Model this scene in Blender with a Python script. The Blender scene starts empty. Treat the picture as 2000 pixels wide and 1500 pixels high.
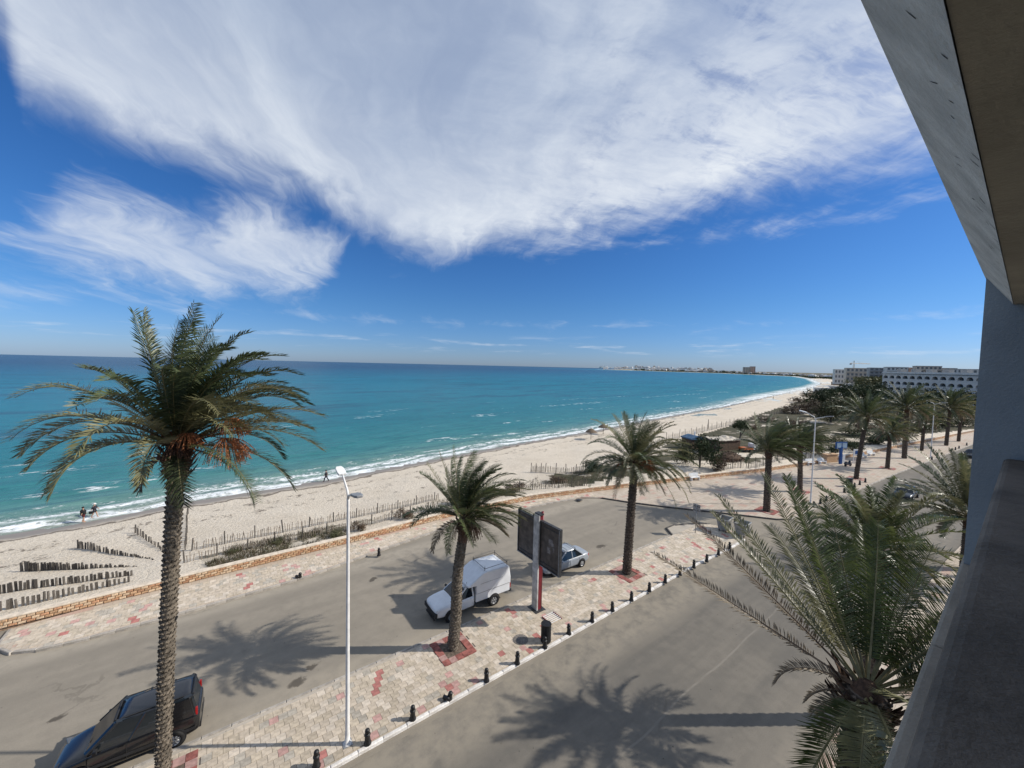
import bpy, math, random
import numpy as np
from mathutils import Vector, Matrix, noise as mnoise

random.seed(7)
R_ = random.Random(11)
C = bpy.context.scene.collection
PI = math.pi
rad = math.radians

# ------------------------------------------------------------------ camera
EYE = 15.5
FPX = 750.0
pit = math.atan(35.3 / FPX)
rol = math.atan(.0232)
cF = Vector((0, math.cos(pit), -math.sin(pit)))
_u0 = Vector((0, math.sin(pit), math.cos(pit)))
_r0 = Vector((1, 0, 0))
cR = math.cos(rol) * _r0 + math.sin(rol) * _u0
cU = -math.sin(rol) * _r0 + math.cos(rol) * _u0
cam = bpy.data.cameras.new("camera")
camo = bpy.data.objects.new("camera", cam)
C.objects.link(camo)
cam.sensor_width = 36
cam.lens = 13.5
cam.clip_start = .05
cam.clip_end = 60000
M = Matrix((cR, cU, -cF)).transposed().to_4x4()
M.translation = Vector((0, 0, EYE))
camo.matrix_world = M
bpy.context.scene.camera = camo


def ray(x, y):
    return cF + cR * ((x - 1000) / FPX) - cU * ((y - 750) / FPX)


def P(x, y, z=0.0):
    """survey point: where the sight line of a photo point meets height z"""
    d = ray(x, y)
    t = (z - EYE) / d.z
    return Vector((d.x * t, d.y * t, z))


def PY(x, y, Y):
    d = ray(x, y)
    t = Y / d.y
    return Vector((d.x * t, Y, EYE + d.z * t))


# road frame: along / across
A_ = Vector((.803, .596, 0)).normalized()
N_ = Vector((-A_.y, A_.x, 0))
ROAD = math.atan2(A_.y, A_.x)


def W(al, pe, z=0.0):
    v = A_ * al + N_ * pe
    return Vector((v.x, v.y, z))


def toW(v):
    return (v.x * A_.x + v.y * A_.y, v.x * N_.x + v.y * N_.y)


# ------------------------------------------------------------------ world, sun, exposure
SUN_EL = rad(35)
sun_dir = Vector((math.cos(rad(2.4)) * math.cos(SUN_EL), math.sin(rad(2.4)) * math.cos(SUN_EL), math.sin(SUN_EL)))
sc = bpy.context.scene
sc.view_settings.view_transform = 'Standard'
sc.view_settings.look = 'None'
sc.view_settings.exposure = 0.0
sc.view_settings.gamma = 1
sc.view_settings.use_curve_mapping = False
sl = bpy.data.lights.new("sun", 'SUN')
sl.energy = 5.0
sl.angle = rad(.53)
sl.color = (1, .95, .87)
so = bpy.data.objects.new("sun", sl)
C.objects.link(so)
so.rotation_euler = sun_dir.to_track_quat('Z', 'Y').to_euler()

wd = bpy.data.worlds.new("World")
sc.world = wd
wd.use_nodes = True
wt = wd.node_tree
wt.nodes.clear()


class X:
    """tiny expression wrapper over shader maths nodes"""
    nt = None

    def __init__(s, sock):
        s.s = sock

    @staticmethod
    def m(op, *a, clamp=False):
        n = X.nt.nodes.new('ShaderNodeMath')
        n.operation = op
        n.use_clamp = clamp
        for i, q in enumerate(a):
            if isinstance(q, X):
                X.nt.links.new(q.s, n.inputs[i])
            else:
                n.inputs[i].default_value = q
        return X(n.outputs[0])

    def __add__(s, o): return X.m('ADD', s, o)
    def __radd__(s, o): return X.m('ADD', o, s)
    def __sub__(s, o): return X.m('SUBTRACT', s, o)
    def __rsub__(s, o): return X.m('SUBTRACT', o, s)
    def __mul__(s, o): return X.m('MULTIPLY', s, o)
    def __rmul__(s, o): return X.m('MULTIPLY', o, s)
    def __truediv__(s, o): return X.m('DIVIDE', s, o)


def smooth(x, a, b):
    n = X.nt.nodes.new('ShaderNodeMapRange')
    n.interpolation_type = 'SMOOTHSTEP'
    X.nt.links.new(x.s, n.inputs['Value'])
    n.inputs['From Min'].default_value = a
    n.inputs['From Max'].default_value = b
    return X(n.outputs['Result'])


def comb(x, y, z):
    n = X.nt.nodes.new('ShaderNodeCombineXYZ')
    for i, q in enumerate((x, y, z)):
        if isinstance(q, X):
            X.nt.links.new(q.s, n.inputs[i])
        else:
            n.inputs[i].default_value = q
    return X(n.outputs[0])


def nz(vec, scale, detail=4, rough=.55, dist=0.0):
    n = X.nt.nodes.new('ShaderNodeTexNoise')
    n.inputs['Scale'].default_value = scale
    n.inputs['Detail'].default_value = detail
    n.inputs['Roughness'].default_value = rough
    n.inputs['Distortion'].default_value = dist
    if vec is not None:
        X.nt.links.new(vec.s, n.inputs['Vector'])
    return X(n.outputs[0])


def curve(x, pts):
    """piecewise curve; x, y given in real units inside [-1,1] -> float curve"""
    n = X.nt.nodes.new('ShaderNodeFloatCurve')
    X.nt.links.new(((x + 1.2) / 2.4).s, n.inputs['Value'])
    cm = n.mapping.curves[0]
    pts = sorted(((px + 1.2) / 2.4, (py + .2) / 1.4) for px, py in pts)
    while len(cm.points) < len(pts):
        cm.points.new(.5, .5)
    for p, q in zip(cm.points, pts):
        p.location = q
        p.handle_type = 'AUTO_CLAMPED'
    n.mapping.extend = 'HORIZONTAL'
    n.mapping.update()
    return X(n.outputs[0]) * 1.4 - .2


def mixc(fac, a, b, blend='MIX'):
    n = X.nt.nodes.new('ShaderNodeMix')
    n.data_type = 'RGBA'
    n.blend_type = blend
    for sock, q in ((n.inputs[0], fac), (n.inputs[6], a), (n.inputs[7], b)):
        if isinstance(q, X):
            X.nt.links.new(q.s, sock)
        elif isinstance(q, (int, float)):
            sock.default_value = q
        else:
            sock.default_value = (*q, 1)
    return X(n.outputs[2])


def world_sky():
    X.nt = wt
    nd, ln = wt.nodes, wt.links
    out = nd.new('ShaderNodeOutputWorld')
    bg = nd.new('ShaderNodeBackground')
    bg.inputs['Strength'].default_value = .093
    ln.new(bg.outputs[0], out.inputs[0])
    sky = nd.new('ShaderNodeTexSky')
    sky.sky_type = 'NISHITA'
    sky.sun_disc = False
    sky.sun_elevation = SUN_EL
    sky.sun_rotation = rad(90 - 2.4)
    sky.altitude = 0
    sky.air_density = 1.0
    sky.dust_density = .3
    sky.ozone_density = 2.5
    tc = nd.new('ShaderNodeTexCoord')
    sp = nd.new('ShaderNodeSeparateXYZ')
    ln.new(tc.outputs['Generated'], sp.inputs[0])
    dx, dy, dz = (X(sp.outputs[i]) for i in range(3))
    az = X.m('ARCTAN2', dx, dy)
    el = X.m('ARCSINE', dz)
    dzz = X.m('MAXIMUM', dz, 0.0) + .16
    qx, qy = dx / dzz, dy / dzz
    # wind-combed coordinates: fibres run along heading -14 degrees
    ca, sa = math.cos(rad(-14)), math.sin(rad(-14))
    fal = qx * sa + qy * ca
    fcr = qx * ca - qy * sa
    warp = nz(comb(qx, qy, 3.0), 1.3, 4)
    warp2 = nz(comb(qx, qy, 9.0), 1.1, 4)
    f1 = comb(fcr * 1.9 + warp * 1.3, fal * .55 + warp2 * .9, 0.0)
    f2 = comb(fcr * 3.6 + warp * 2.2, fal * 1.9 + warp2 * 1.8, 5.0)
    n1 = nz(f1, 1.5, 6, .58)
    n2 = nz(f2, 1.7, 6, .62)
    nf = nz(comb(qx * 1.0 + warp * .5, qy * 1.0, 8.0), 5.5, 5, .65)

    def AE(x, y):
        d = ray(x, y).normalized()
        return (math.atan2(d.x, d.y), math.asin(d.z))
    low = [(-250, -60), (0, 60), (40, 175), (130, 225), (250, 290), (420, 335), (560, 385), (640, 425), (720, 470), (790, 507), (870, 497),
           (1090, 480), (1200, 455), (1300, 430), (1400, 400), (1540, 372), (1700, 335), (1815, 300), (2000, 250)]
    upB = [(-200, 440), (0, 428), (90, 395), (150, 355), (250, 368), (330, 378), (480, 388), (580, 405), (690, 450)]
    loB = [(-200, 470), (0, 486), (100, 525), (200, 555), (300, 578), (390, 600), (500, 585), (620, 572), (655, 530), (690, 455)]
    upC = [(-200, 520), (0, 532), (90, 550), (190, 577)]
    loC = [(-200, 600), (0, 605), (90, 600), (190, 580)]
    rightw = smooth(az + (warp - .5) * .5, -.45, .30)
    fib = nz(comb(fcr * 4.2 + warp * 2.6, fal * .8 + warp2 * 1.2, 11.0), 1.0, 7, .62)
    fib2 = nz(comb(fcr * 10.0 + warp * 4.5, fal * 2.4 + warp2 * 2.6, 15.0), 1.0, 6, .62)
    cro = nz(comb(fcr * 1.6 + warp * .9, fal * 4.2 + warp2 * 1.4, 21.0), 1.5, 7, .66)
    str_ = fib * .45 + fib2 * .2 + n1 * .35
    tex = str_ * (1.0 - rightw) + (cro * .7 + nf * .3) * rightw
    wob = (n1 - .5) * .11 + (tex - .5) * .13 + (n2 - .5) * .06
    eA = el - curve(az, [AE(*p) for p in low]) + wob
    aA = smooth(eA, -.03, .085)
    eB1 = curve(az, [AE(*p) for p in upB]) - el + wob * 1.3
    eB2 = el - curve(az, [AE(*p) for p in loB]) + wob * 1.1
    aB = smooth(X.m('MINIMUM', eB1, eB2), -.02, .085) * .85
    eC1 = curve(az, [AE(*p) for p in upC]) - el + wob * .6
    eC2 = el - curve(az, [AE(*p) for p in loC]) + wob * .6
    aC = smooth(X.m('MINIMUM', eC1, eC2), -.01, .05) * .5
    # thin far streaks just above the horizon
    st = nz(comb(az * 7.0, el * 60.0, 2.0), 1.0, 5, .6)
    band = smooth(el, .025, .045) * (1.0 - smooth(el, .055, .085))
    aD = smooth(st, .52, .74) * band * .42
    # body texture: thinner veils let the blue through
    thin = smooth(tex * .6 + n1 * .4, .36, .66)
    edge = 1.0 - smooth(eA, .04, .36)
    gaps = smooth(cro * .55 + n2 * .45, .50, .34) if False else (1.0 - smooth(cro * .5 + n2 * .5, .36, .50)) * smooth(az, .0, .35)
    dens = .60 + thin * .28 + edge * .12 - gaps * .32
    al = X.m('MAXIMUM', aA * dens, aB * (.58 + thin * .36))
    al = X.m('MAXIMUM', al, aC)
    al = X.m('MAXIMUM', al, aD)
    al = X.m('MINIMUM', al, .97)
    bright = smooth(tex * .45 + n1 * .2 + nf * .2 + edge * .26 + rightw * .10, .37, .90)
    ccol = mixc(bright, (5.4, 6.35, 7.9), (9.0, 9.5, 10.1))
    hs = nd.new('ShaderNodeHueSaturation')
    hs.inputs['Saturation'].default_value = 1.08
    tint = mixc(smooth(el, -.02, .16), (.53, .73, 1.30), (.5, .74, 1.12))
    ln.new(mixc(1.0, X(sky.outputs[0]), tint, 'MULTIPLY').s, hs.inputs['Color'])
    fin = mixc(al, X(hs.outputs[0]), ccol)
    ln.new(fin.s, bg.inputs[0])


world_sky()


# ------------------------------------------------------------------ mesh helpers
class MB:
    def __init__(s):
        s.v, s.f, s.m = [], [], []

    def add(s, vs, fs, m=0):
        b = len(s.v)
        s.v.extend(tuple(v) for v in vs)
        for f in fs:
            s.f.append(tuple(i + b for i in f))
            s.m.append(m)
        return s

    def box(s, c, d, rz=0.0, m=0, M=None):
        hx, hy, hz = d[0] / 2, d[1] / 2, d[2] / 2
        vs = [Vector((x, y, z)) for z in (-hz, hz) for x, y in ((-hx, -hy), (hx, -hy), (hx, hy), (-hx, hy))]
        if rz:
            r = Matrix.Rotation(rz, 3, 'Z')
            vs = [r @ v for v in vs]
        if M is not None:
            vs = [M @ v for v in vs]
        c = Vector(c)
        return s.add([v + c for v in vs], [(3, 2, 1, 0), (4, 5, 6, 7), (0, 1, 5, 4), (1, 2, 6, 5), (2, 3, 7, 6), (3, 0, 4, 7)], m)

    def tube(s, pts, rr, n=8, m=0, cap=True):
        pts = [Vector(p) for p in pts]
        if not hasattr(rr, '__len__'):
            rr = [rr] * len(pts)
        vs, fs = [], []
        ref = None
        for i, p in enumerate(pts):
            t = (pts[min(i + 1, len(pts) - 1)] - pts[max(i - 1, 0)]).normalized()
            if ref is None:
                ref = Vector((1, 0, 0)) if abs(t.x) < .8 else Vector((0, 1, 0))
            a = t.cross(ref).normalized()
            b = t.cross(a)
            ref = a.cross(t)
            for k in range(n):
                an = 2 * PI * k / n
                vs.append(p + (a * math.cos(an) + b * math.sin(an)) * rr[i])
        for i in range(len(pts) - 1):
            for k in range(n):
                k2 = (k + 1) % n
                fs.append((i * n + k, i * n + k2, (i + 1) * n + k2, (i + 1) * n + k))
        if cap:
            fs.append(tuple(range(n - 1, -1, -1)))
            fs.append(tuple(range((len(pts) - 1) * n, len(pts) * n)))
        return s.add(vs, fs, m)

    def lathe(s, prof, n=16, c=(0, 0, 0), m=0):
        vs, fs = [], []
        for r, z in prof:
            for k in range(n):
                a = 2 * PI * k / n
                vs.append((c[0] + r * math.cos(a), c[1] + r * math.sin(a), c[2] + z))
        for i in range(len(prof) - 1):
            for k in range(n):
                k2 = (k + 1) % n
                fs.append((i * n + k, i * n + k2, (i + 1) * n + k2, (i + 1) * n + k))
        fs.append(tuple(range(n - 1, -1, -1)))
        fs.append(tuple(range((len(prof) - 1) * n, len(prof) * n)))
        return s.add(vs, fs, m)

    def prism(s, poly, a, b, m=0, axis='z'):
        def q(p, h):
            return (p[0], p[1], h) if axis == 'z' else ((p[0], h, p[1]) if axis == 'y' else (h, p[0], p[1]))
        n = len(poly)
        vs = [q(p, a) for p in poly] + [q(p, b) for p in poly]
        fs = [tuple(range(n - 1, -1, -1)), tuple(range(n, 2 * n))]
        fs += [(i, (i + 1) % n, n + (i + 1) % n, n + i) for i in range(n)]
        return s.add(vs, fs, m)

    def mesh(s, name, mats, smooth=False):
        me = bpy.data.meshes.new(name)
        me.from_pydata(s.v, [], s.f)
        mats = mats if isinstance(mats, (list, tuple)) else [mats]
        for k in mats:
            me.materials.append(k)
        if len(mats) > 1:
            me.polygons.foreach_set('material_index', s.m)
        if smooth:
            me.polygons.foreach_set('use_smooth', [True] * len(s.f))
        me.update()
        return me

    def build(s, name, mats, parent=None, smooth=False):
        return link(name, s.mesh(name, mats, smooth), parent)


def link(name, me, parent=None):
    o = bpy.data.objects.new(name, me)
    C.objects.link(o)
    if parent is not None:
        o.parent = parent
    return o


def fixn(o):
    import bmesh
    bm = bmesh.new()
    bm.from_mesh(o.data)
    bmesh.ops.recalc_face_normals(bm, faces=bm.faces)
    bm.to_mesh(o.data)
    bm.free()
    return o


def tag(o, label=None, cat=None, group=None, kind=None):
    for k, v in (('label', label), ('category', cat), ('group', group), ('kind', kind)):
        if v:
            o[k] = v
    return o


def thing(name, label, cat, loc=(0, 0, 0), rz=0.0, group=None):
    o = bpy.data.objects.new(name, None)
    C.objects.link(o)
    o.empty_display_size = .3
    o.location = loc
    o.rotation_euler = (0, 0, rz)
    return tag(o, label, cat, group)


def copytree(o, parent=None):
    c = o.copy()
    C.objects.link(c)
    if parent is not None:
        c.parent = parent
    for ch in list(KIDS.get(o.name, ())) or [k for k in o.children]:
        copytree(ch, c)
    return c


KIDS = {}


def bevel(o, w=.02, seg=2):
    b = o.modifiers.new('bevel', 'BEVEL')
    b.width = w
    b.segments = seg
    b.limit_method = 'ANGLE'
    return o


# ------------------------------------------------------------------ materials
MATS = {}


def mat(name, col, rough=.7, var=.12, scale=3.0, bump=0.0, bscale=None, metal=0.0, spec=.4, col2=None, coat=0.0, detail=5, objvar=0.0, trans=0.0, stretch=None):
    m = bpy.data.materials.new(name)
    m.use_nodes = True
    nt = m.node_tree
    X.nt = nt
    b = nt.nodes['Principled BSDF']
    b.inputs['Roughness'].default_value = rough
    b.inputs['Metallic'].default_value = metal
    b.inputs['Specular IOR Level'].default_value = spec
    if coat:
        b.inputs['Coat Weight'].default_value = coat
        b.inputs['Coat Roughness'].default_value = .04
    tc = nt.nodes.new('ShaderNodeTexCoord')
    v = X(tc.outputs['Object'])
    if stretch:
        mp = nt.nodes.new('ShaderNodeMapping')
        mp.inputs['Scale'].default_value = stretch
        nt.links.new(v.s, mp.inputs['Vector'])
        v = X(mp.outputs[0])
    n = nz(v, scale, detail, .6)
    c2 = col2 or tuple(max(0, q * (1 - 2.2 * var)) for q in col)
    c1 = tuple(min(1, q * (1 + var)) for q in col)
    cc = mixc(smooth(n, .3, .7), c2, c1)
    if objvar:
        oi = nt.nodes.new('ShaderNodeObjectInfo')
        k = X(oi.outputs['Random']) * (2 * objvar) + (1 - objvar)
        cc = mixc(1.0, cc, comb(k, k, k), 'MULTIPLY')
    nt.links.new(cc.s, b.inputs['Base Color'])
    if bump:
        bn = nt.nodes.new('ShaderNodeBump')
        bn.inputs['Strength'].default_value = min(1.0, bump)
        bn.inputs['Distance'].default_value = .03
        nt.links.new(nz(v, bscale or scale * 6, 5, .65).s, bn.inputs['Height'])
        nt.links.new(bn.outputs[0], b.inputs['Normal'])
    if trans:
        out = nt.nodes['Material Output']
        tr = nt.nodes.new('ShaderNodeBsdfTranslucent')
        nt.links.new(cc.s, tr.inputs['Color'])
        mx = nt.nodes.new('ShaderNodeMixShader')
        mx.inputs[0].default_value = trans
        nt.links.new(b.outputs[0], mx.inputs[1])
        nt.links.new(tr.outputs[0], mx.inputs[2])
        nt.links.new(mx.outputs[0], out.inputs[0])
    MATS[name] = m
    return m


def glass(name, col=(.012, .016, .02)):
    m = mat(name, col, .04, .02, 1, spec=.6)
    return m


m_asphalt = None


def ground_mat(name, base, dusty, dark, sc_, speck=True, brick=None, road=(), spots=()):
    """asphalt / pavement sheets in world metres"""
    m = bpy.data.materials.new(name)
    m.use_nodes = True
    nt = m.node_tree
    X.nt = nt
    b = nt.nodes['Principled BSDF']
    b.inputs['Roughness'].default_value = .88
    b.inputs['Specular IOR Level'].default_value = .25
    g = nt.nodes.new('ShaderNodeNewGeometry')
    mp = nt.nodes.new('ShaderNodeMapping')
    mp.inputs['Rotation'].default_value = (0, 0, -ROAD)
    nt.links.new(g.outputs['Position'], mp.inputs['Vector'])
    v = X(mp.outputs[0])
    sp = nt.nodes.new('ShaderNodeSeparateXYZ')
    nt.links.new(v.s, sp.inputs[0])
    al, pe = X(sp.outputs[0]), X(sp.outputs[1])
    big = nz(v, .16, 5, .6)
    lane = nz(comb(al * .05, pe * .9, 0.0), 1.0, 4, .6)
    med = nz(v, 1.3, 6, .65)
    fine = nz(v, 26, 3, .7)
    c = mixc(smooth(big * .5 + lane * .5, .38, .62), base, dusty)
    c = mixc(smooth(med, .35, .75) * .55, c, tuple(q * .82 for q in base))
    c = mixc(smooth(fine, .25, .8) * .5, c, tuple(q * .7 for q in base))
    if speck:
        vo = nt.nodes.new('ShaderNodeTexVoronoi')
        vo.inputs['Scale'].default_value = 2.1
        nt.links.new(v.s, vo.inputs['Vector'])
        dots = 1.0 - smooth(X(vo.outputs['Distance']), .035, .085)
        gate = smooth(nz(v, .35, 3), .44, .58)
        c = mixc(dots * gate * .75, c, dark)
        st = smooth(nz(v, .33, 6, .7, .5), .63, .76)
        c = mixc(st * .35, c, dark)
        if road:
            ve = nt.nodes.new('ShaderNodeTexVoronoi')
            ve.feature = 'DISTANCE_TO_EDGE'
            ve.inputs['Scale'].default_value = .16
            wv = nz(v, 1.1, 4, .6)
            nt.links.new(comb(al * .5 + wv * 1.6, pe + wv * 1.6, 0.0).s, ve.inputs['Vector'])
            cr = 1.0 - smooth(X(ve.outputs['Distance']), .002, .010)
            c = mixc(cr * smooth(nz(v, .22, 3), .48, .60) * .28, c, dark)
            for (p0, w_, tone, k_) in road:
                band_ = 1.0 - smooth(X.m('ABSOLUTE', pe + (big - .5) * .5 - p0), w_ * .3, w_)
                c = mixc(band_ * smooth(med, .25, .65) * k_, c, tone)
        for (sa, sp_, sr) in spots:
            du = (al - sa + (med - .5) * 1.2) / (sr * 1.6)
            dv = (pe - sp_ + (med - .5) * .9) / sr
            c = mixc((1.0 - smooth(du * du + dv * dv, .3, 1.1)) * .8, c, dark)
    if brick:
        br = nt.nodes.new('ShaderNodeTexBrick')
        br.inputs['Scale'].default_value = 1.0
        br.inputs['Brick Width'].default_value = .42
        br.inputs['Row Height'].default_value = .42
        br.inputs['Mortar Size'].default_value = .012
        br.inputs['Color1'].default_value = (1, 1, 1, 1)
        br.inputs['Color2'].default_value = (.82, .80, .78, 1)
        br.inputs['Mortar'].default_value = (.6, .57, .53, 1)
        nt.links.new(v.s, br.inputs['Vector'])
        c = mixc(.8, c, X(br.outputs[0]), 'MULTIPLY')
        wn = nt.nodes.new('ShaderNodeTexWhiteNoise')
        wn.noise_dimensions = '2D'
        fl = comb(X.m('FLOOR', al / .84), X.m('FLOOR', pe / .42), 0.0)
        nt.links.new(fl.s, wn.inputs['Vector'])
        red = smooth(X(wn.outputs['Value']), .93, .935)
        c = mixc(red * .45, c, brick)
    nt.links.new(c.s, b.inputs['Base Color'])
    bn = nt.nodes.new('ShaderNodeBump')
    bn.inputs['Strength'].default_value = .35
    bn.inputs['Distance'].default_value = .012
    nt.links.new((fine + med * .6).s, bn.inputs['Height'])
    nt.links.new(bn.outputs[0], b.inputs['Normal'])
    return m


m_asphalt = ground_mat('asphalt', (.150, .136, .115), (.215, .19, .155), (.045, .04, .035), 1, road=((14.2, 2.6, (.30, .26, .20), .75), (4.6, 1.6, (.27, .235, .185), .6), (9.02, .07, (.27, .24, .20), .5), (11.6, .5, (.12, .11, .095), .5), (7.0, .5, (.12, .11, .095), .4)))
m_asphalt2 = ground_mat('asphalt_bay', (.245, .215, .172), (.30, .262, .208), (.06, .05, .04), 1, road=((19.6, 1.1, (.34, .295, .23), .7), (29.8, 1.3, (.36, .315, .25), .7)), spots=((2.6, 20.3, .28), (3.3, 21.0, .22), (13.0, 24.3, .15), (19.0, 21.0, .5), (26.0, 21.5, .35), (8.3, 27.3, .2), (-6.0, 24.0, .18)))
m_pave = ground_mat('pavement_cement', (.42, .37, .30), (.50, .44, .37), (.14, .12, .10), 1)
m_plaza = ground_mat('plaza_tiles', (.51, .43, .34), (.57, .49, .405), (.2, .16, .13), 1, brick=(.44, .25, .20))
m_white_paint = mat('kerb_white', (.78, .75, .71), .8, .10, 2.5, .5, 20, col2=(.52, .48, .43), objvar=.08)
m_kerb = mat('kerb_grey', (.40, .36, .31), .9, .15, 3, .6, objvar=.1)
m_kerb_dark = mat('kerb_dark', (.10, .09, .08), .9, .2, 3, .6)
m_tile = [mat('tile_cream', (.50, .42, .325), .85, .10, 5, .3, 40, objvar=.12),
          mat('tile_pale', (.56, .48, .385), .85, .10, 5, .3, 40, objvar=.10),
          mat('tile_sand', (.46, .385, .29), .85, .12, 5, .3, 40, objvar=.14),
          mat('tile_grey', (.40, .355, .29), .88, .12, 5, .3, 40, objvar=.16),
          mat('tile_red', (.40, .16, .135), .85, .12, 5, .3, 40, objvar=.18),
          mat('tile_pink', (.48, .29, .25), .85, .12, 5, .3, 40, objvar=.15)]
m_stone = [mat('stone_buff', (.52, .33, .19), .9, .15, 9, .8, 30, objvar=.15),
           mat('stone_orange', (.52, .29, .165), .9, .15, 9, .8, 30, objvar=.18),
           mat('stone_pale', (.60, .44, .29), .9, .15, 9, .8, 30, objvar=.12)]
m_mortar = mat('wall_mortar', (.40, .27, .18), .95, .2, 6, .6)
m_coping = mat('wall_coping', (.66, .56, .44), .85, .10, 3, .5, 15)
m_grey_wood = mat('weathered_wood', (.135, .118, .10), .9, .25, 4, .6, 18, objvar=.35, stretch=(8, 8, 1))
m_picket = mat('picket_wood', (.27, .225, .18), .9, .25, 4, .5, 18, objvar=.4, stretch=(8, 8, 1))
m_black_iron = mat('black_iron', (.012, .011, .011), .45, .3, 8, .4, spec=.5)
m_pole_white = mat('pole_paint', (.74, .72, .69), .5, .06, 3, spec=.4)
m_steel = mat('grey_steel', (.30, .30, .30), .5, .12, 6, metal=.3)
m_dark_steel = mat('dark_steel', (.05, .05, .052), .5, .2, 6, metal=.2)
m_rubber = mat('tyre_rubber', (.018, .017, .016), .85, .2, 12)
m_alloy = mat('wheel_alloy', (.42, .42, .42), .4, .1, 5, metal=.6)
m_glass = glass('car_glass')
m_red_lens = mat('red_lens', (.35, .012, .012), .2, .05)
m_lamp_lens = mat('headlight_lens', (.55, .57, .58), .12, .05, spec=.6)
m_plastic = mat('black_plastic', (.02, .02, .021), .6, .15, 5)
m_white = mat('white_plastic', (.78, .78, .76), .5, .05, 3)


# ------------------------------------------------------------------ coast outline
S_PIX = [(0, 1042), (100, 1029), (163, 1018), (330, 985), (500, 958), (640, 936), (800, 905), (900, 886), (1000, 867), (1150, 842),
         (1290, 815), (1406, 795), (1500, 774), (1585, 756), (1602, 748.5), (1580, 739.8), (1550, 735.2), (1500, 733.2), (1450, 731),
         (1400, 728.8), (1300, 725.8), (1230, 723.3), (1165, 721.6)]
SEA_Z = -2.2
SHORE = [(-900.0, -560.0), (-400.0, -235.0), (-130.0, -30.0)] + [tuple(P(x, y, SEA_Z)[:2]) for x, y in S_PIX]
_e = SHORE[-1]
LANDPOLY = SHORE + [(_e[0] + 300, _e[1] + 500), (_e[0] + 4000, _e[1] + 6000), (30000, 9000), (30000, -9000), (-900, -9000)]


def shore_dist(xs, ys):
    """signed distance to the waterline: + over the sea"""
    pts = np.array(SHORE + [LANDPOLY[len(SHORE)]])
    d2 = np.full(xs.shape, 1e18)
    for (ax, ay), (bx, by) in zip(pts[:-1], pts[1:]):
        ex, ey = bx - ax, by - ay
        t = np.clip(((xs - ax) * ex + (ys - ay) * ey) / (ex * ex + ey * ey), 0, 1)
        d2 = np.minimum(d2, (xs - ax - t * ex) ** 2 + (ys - ay - t * ey) ** 2)
    inside = np.zeros(xs.shape, bool)
    pp = LANDPOLY
    for (ax, ay), (bx, by) in zip(pp, pp[1:] + pp[:1]):
        c = (ay > ys) != (by > ys)
        with np.errstate(divide='ignore', invalid='ignore'):
            xi = (bx - ax) * (ys - ay) / (by - ay + 1e-12) + ax
        inside ^= c & (xs < xi)
    return np.where(inside, -1, 1) * np.sqrt(d2)


def ipl(pts, a):
    return np.interp(a, [p[0] for p in pts], [p[1] for p in pts])


WALL = [(-60, 33.6), (-10, 33.6), (10, 33.8), (18, 34.2), (28, 33.6), (36.6, 31.6), (52, 27.6), (67, 23.6), (81, 20.7), (113, 16.1), (165, 8.8), (230, 0), (400, -24)]
KERB = [(-60, 15), (30, 15), (35, 14.75), (46.8, 14.3), (51.5, 13.9), (70, 12.7), (83.6, 11.7), (141, 6.6), (230, -3.5), (400, -28)]


def vnoise(x, y, s, seed=0):
    """cheap smooth value noise, numpy"""
    x = x / s + seed * 17.3
    y = y / s - seed * 9.1
    xi, yi = np.floor(x).astype(np.int64), np.floor(y).astype(np.int64)
    fx, fy = x - xi, y - yi
    fx, fy = fx * fx * (3 - 2 * fx), fy * fy * (3 - 2 * fy)

    def h(a, b):
        n = (a * 374761393 + b * 668265263 + seed * 974634) & 0x7fffffff
        n = ((n ^ (n >> 13)) * 1274126177) & 0x7fffffff
        return (n & 0xffff) / 65535.0
    return (h(xi, yi) * (1 - fx) + h(xi + 1, yi) * fx) * (1 - fy) + (h(xi, yi + 1) * (1 - fx) + h(xi + 1, yi + 1) * fx) * fy


def fbm(x, y, s, oct_=4, seed=0):
    t, a, n = 0, .5, 0
    for k in range(oct_):
        t = t + a * vnoise(x, y, s / 2 ** k, seed + k)
        n += a
        a *= .55
    return t / n


def land_height(x, y):
    x = np.asarray(x, float)
    y = np.asarray(y, float)
    al = x * A_.x + y * A_.y
    pe = x * N_.x + y * N_.y
    sd = shore_dist(x, y)
    wl = ipl(WALL, al)
    dw = pe - wl                       # + seaward of the wall
    dl = -sd
    t = np.clip(dw, 0, None) / np.clip(np.clip(dw, 0, None) + np.clip(dl, 0, None), 1e-3, None)
    h = -.35 + (SEA_Z + .35) * (1 - (1 - t) ** 1.7)
    # low dunes behind the beach further along
    dune = np.clip((al - 22) / 18, 0, 1) * np.clip(dw / 4, 0, 1) * np.clip((dl - 24) / 12, 0, 1)
    h = h + dune * ((fbm(x, y, 14, 4, 3) - .45) * 2.4 + .35)
    near = np.clip(dw / 2, 0, 1) * np.clip((dl - 3) / 5, 0, 1)
    h = h + near * (fbm(x, y, 5, 3, 5) - .5) * .28
    # far country rises gently behind the bay
    far = np.clip((np.hypot(x, y) - 400) / 1500, 0, 1) * np.clip((dl - 60) / 300, 0, 1)
    h = h + far * (6 + 12 * fbm(x, y, 700, 3, 8))
    h = np.where(dw < .3, -.06, h)
    h = np.where((dw < .3) & (dl > 60) & (al > 200), -.06 + far * (5 + 10 * fbm(x, y, 700, 3, 8)), h)
    h = np.where(sd > 0, SEA_Z - .05 * np.clip(sd, 0, 60) - .01, h)
    return h, sd, dw, dl, al


def land_z(x, y):
    return float(land_height(np.array([x]), np.array([y]))[0][0])


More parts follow.
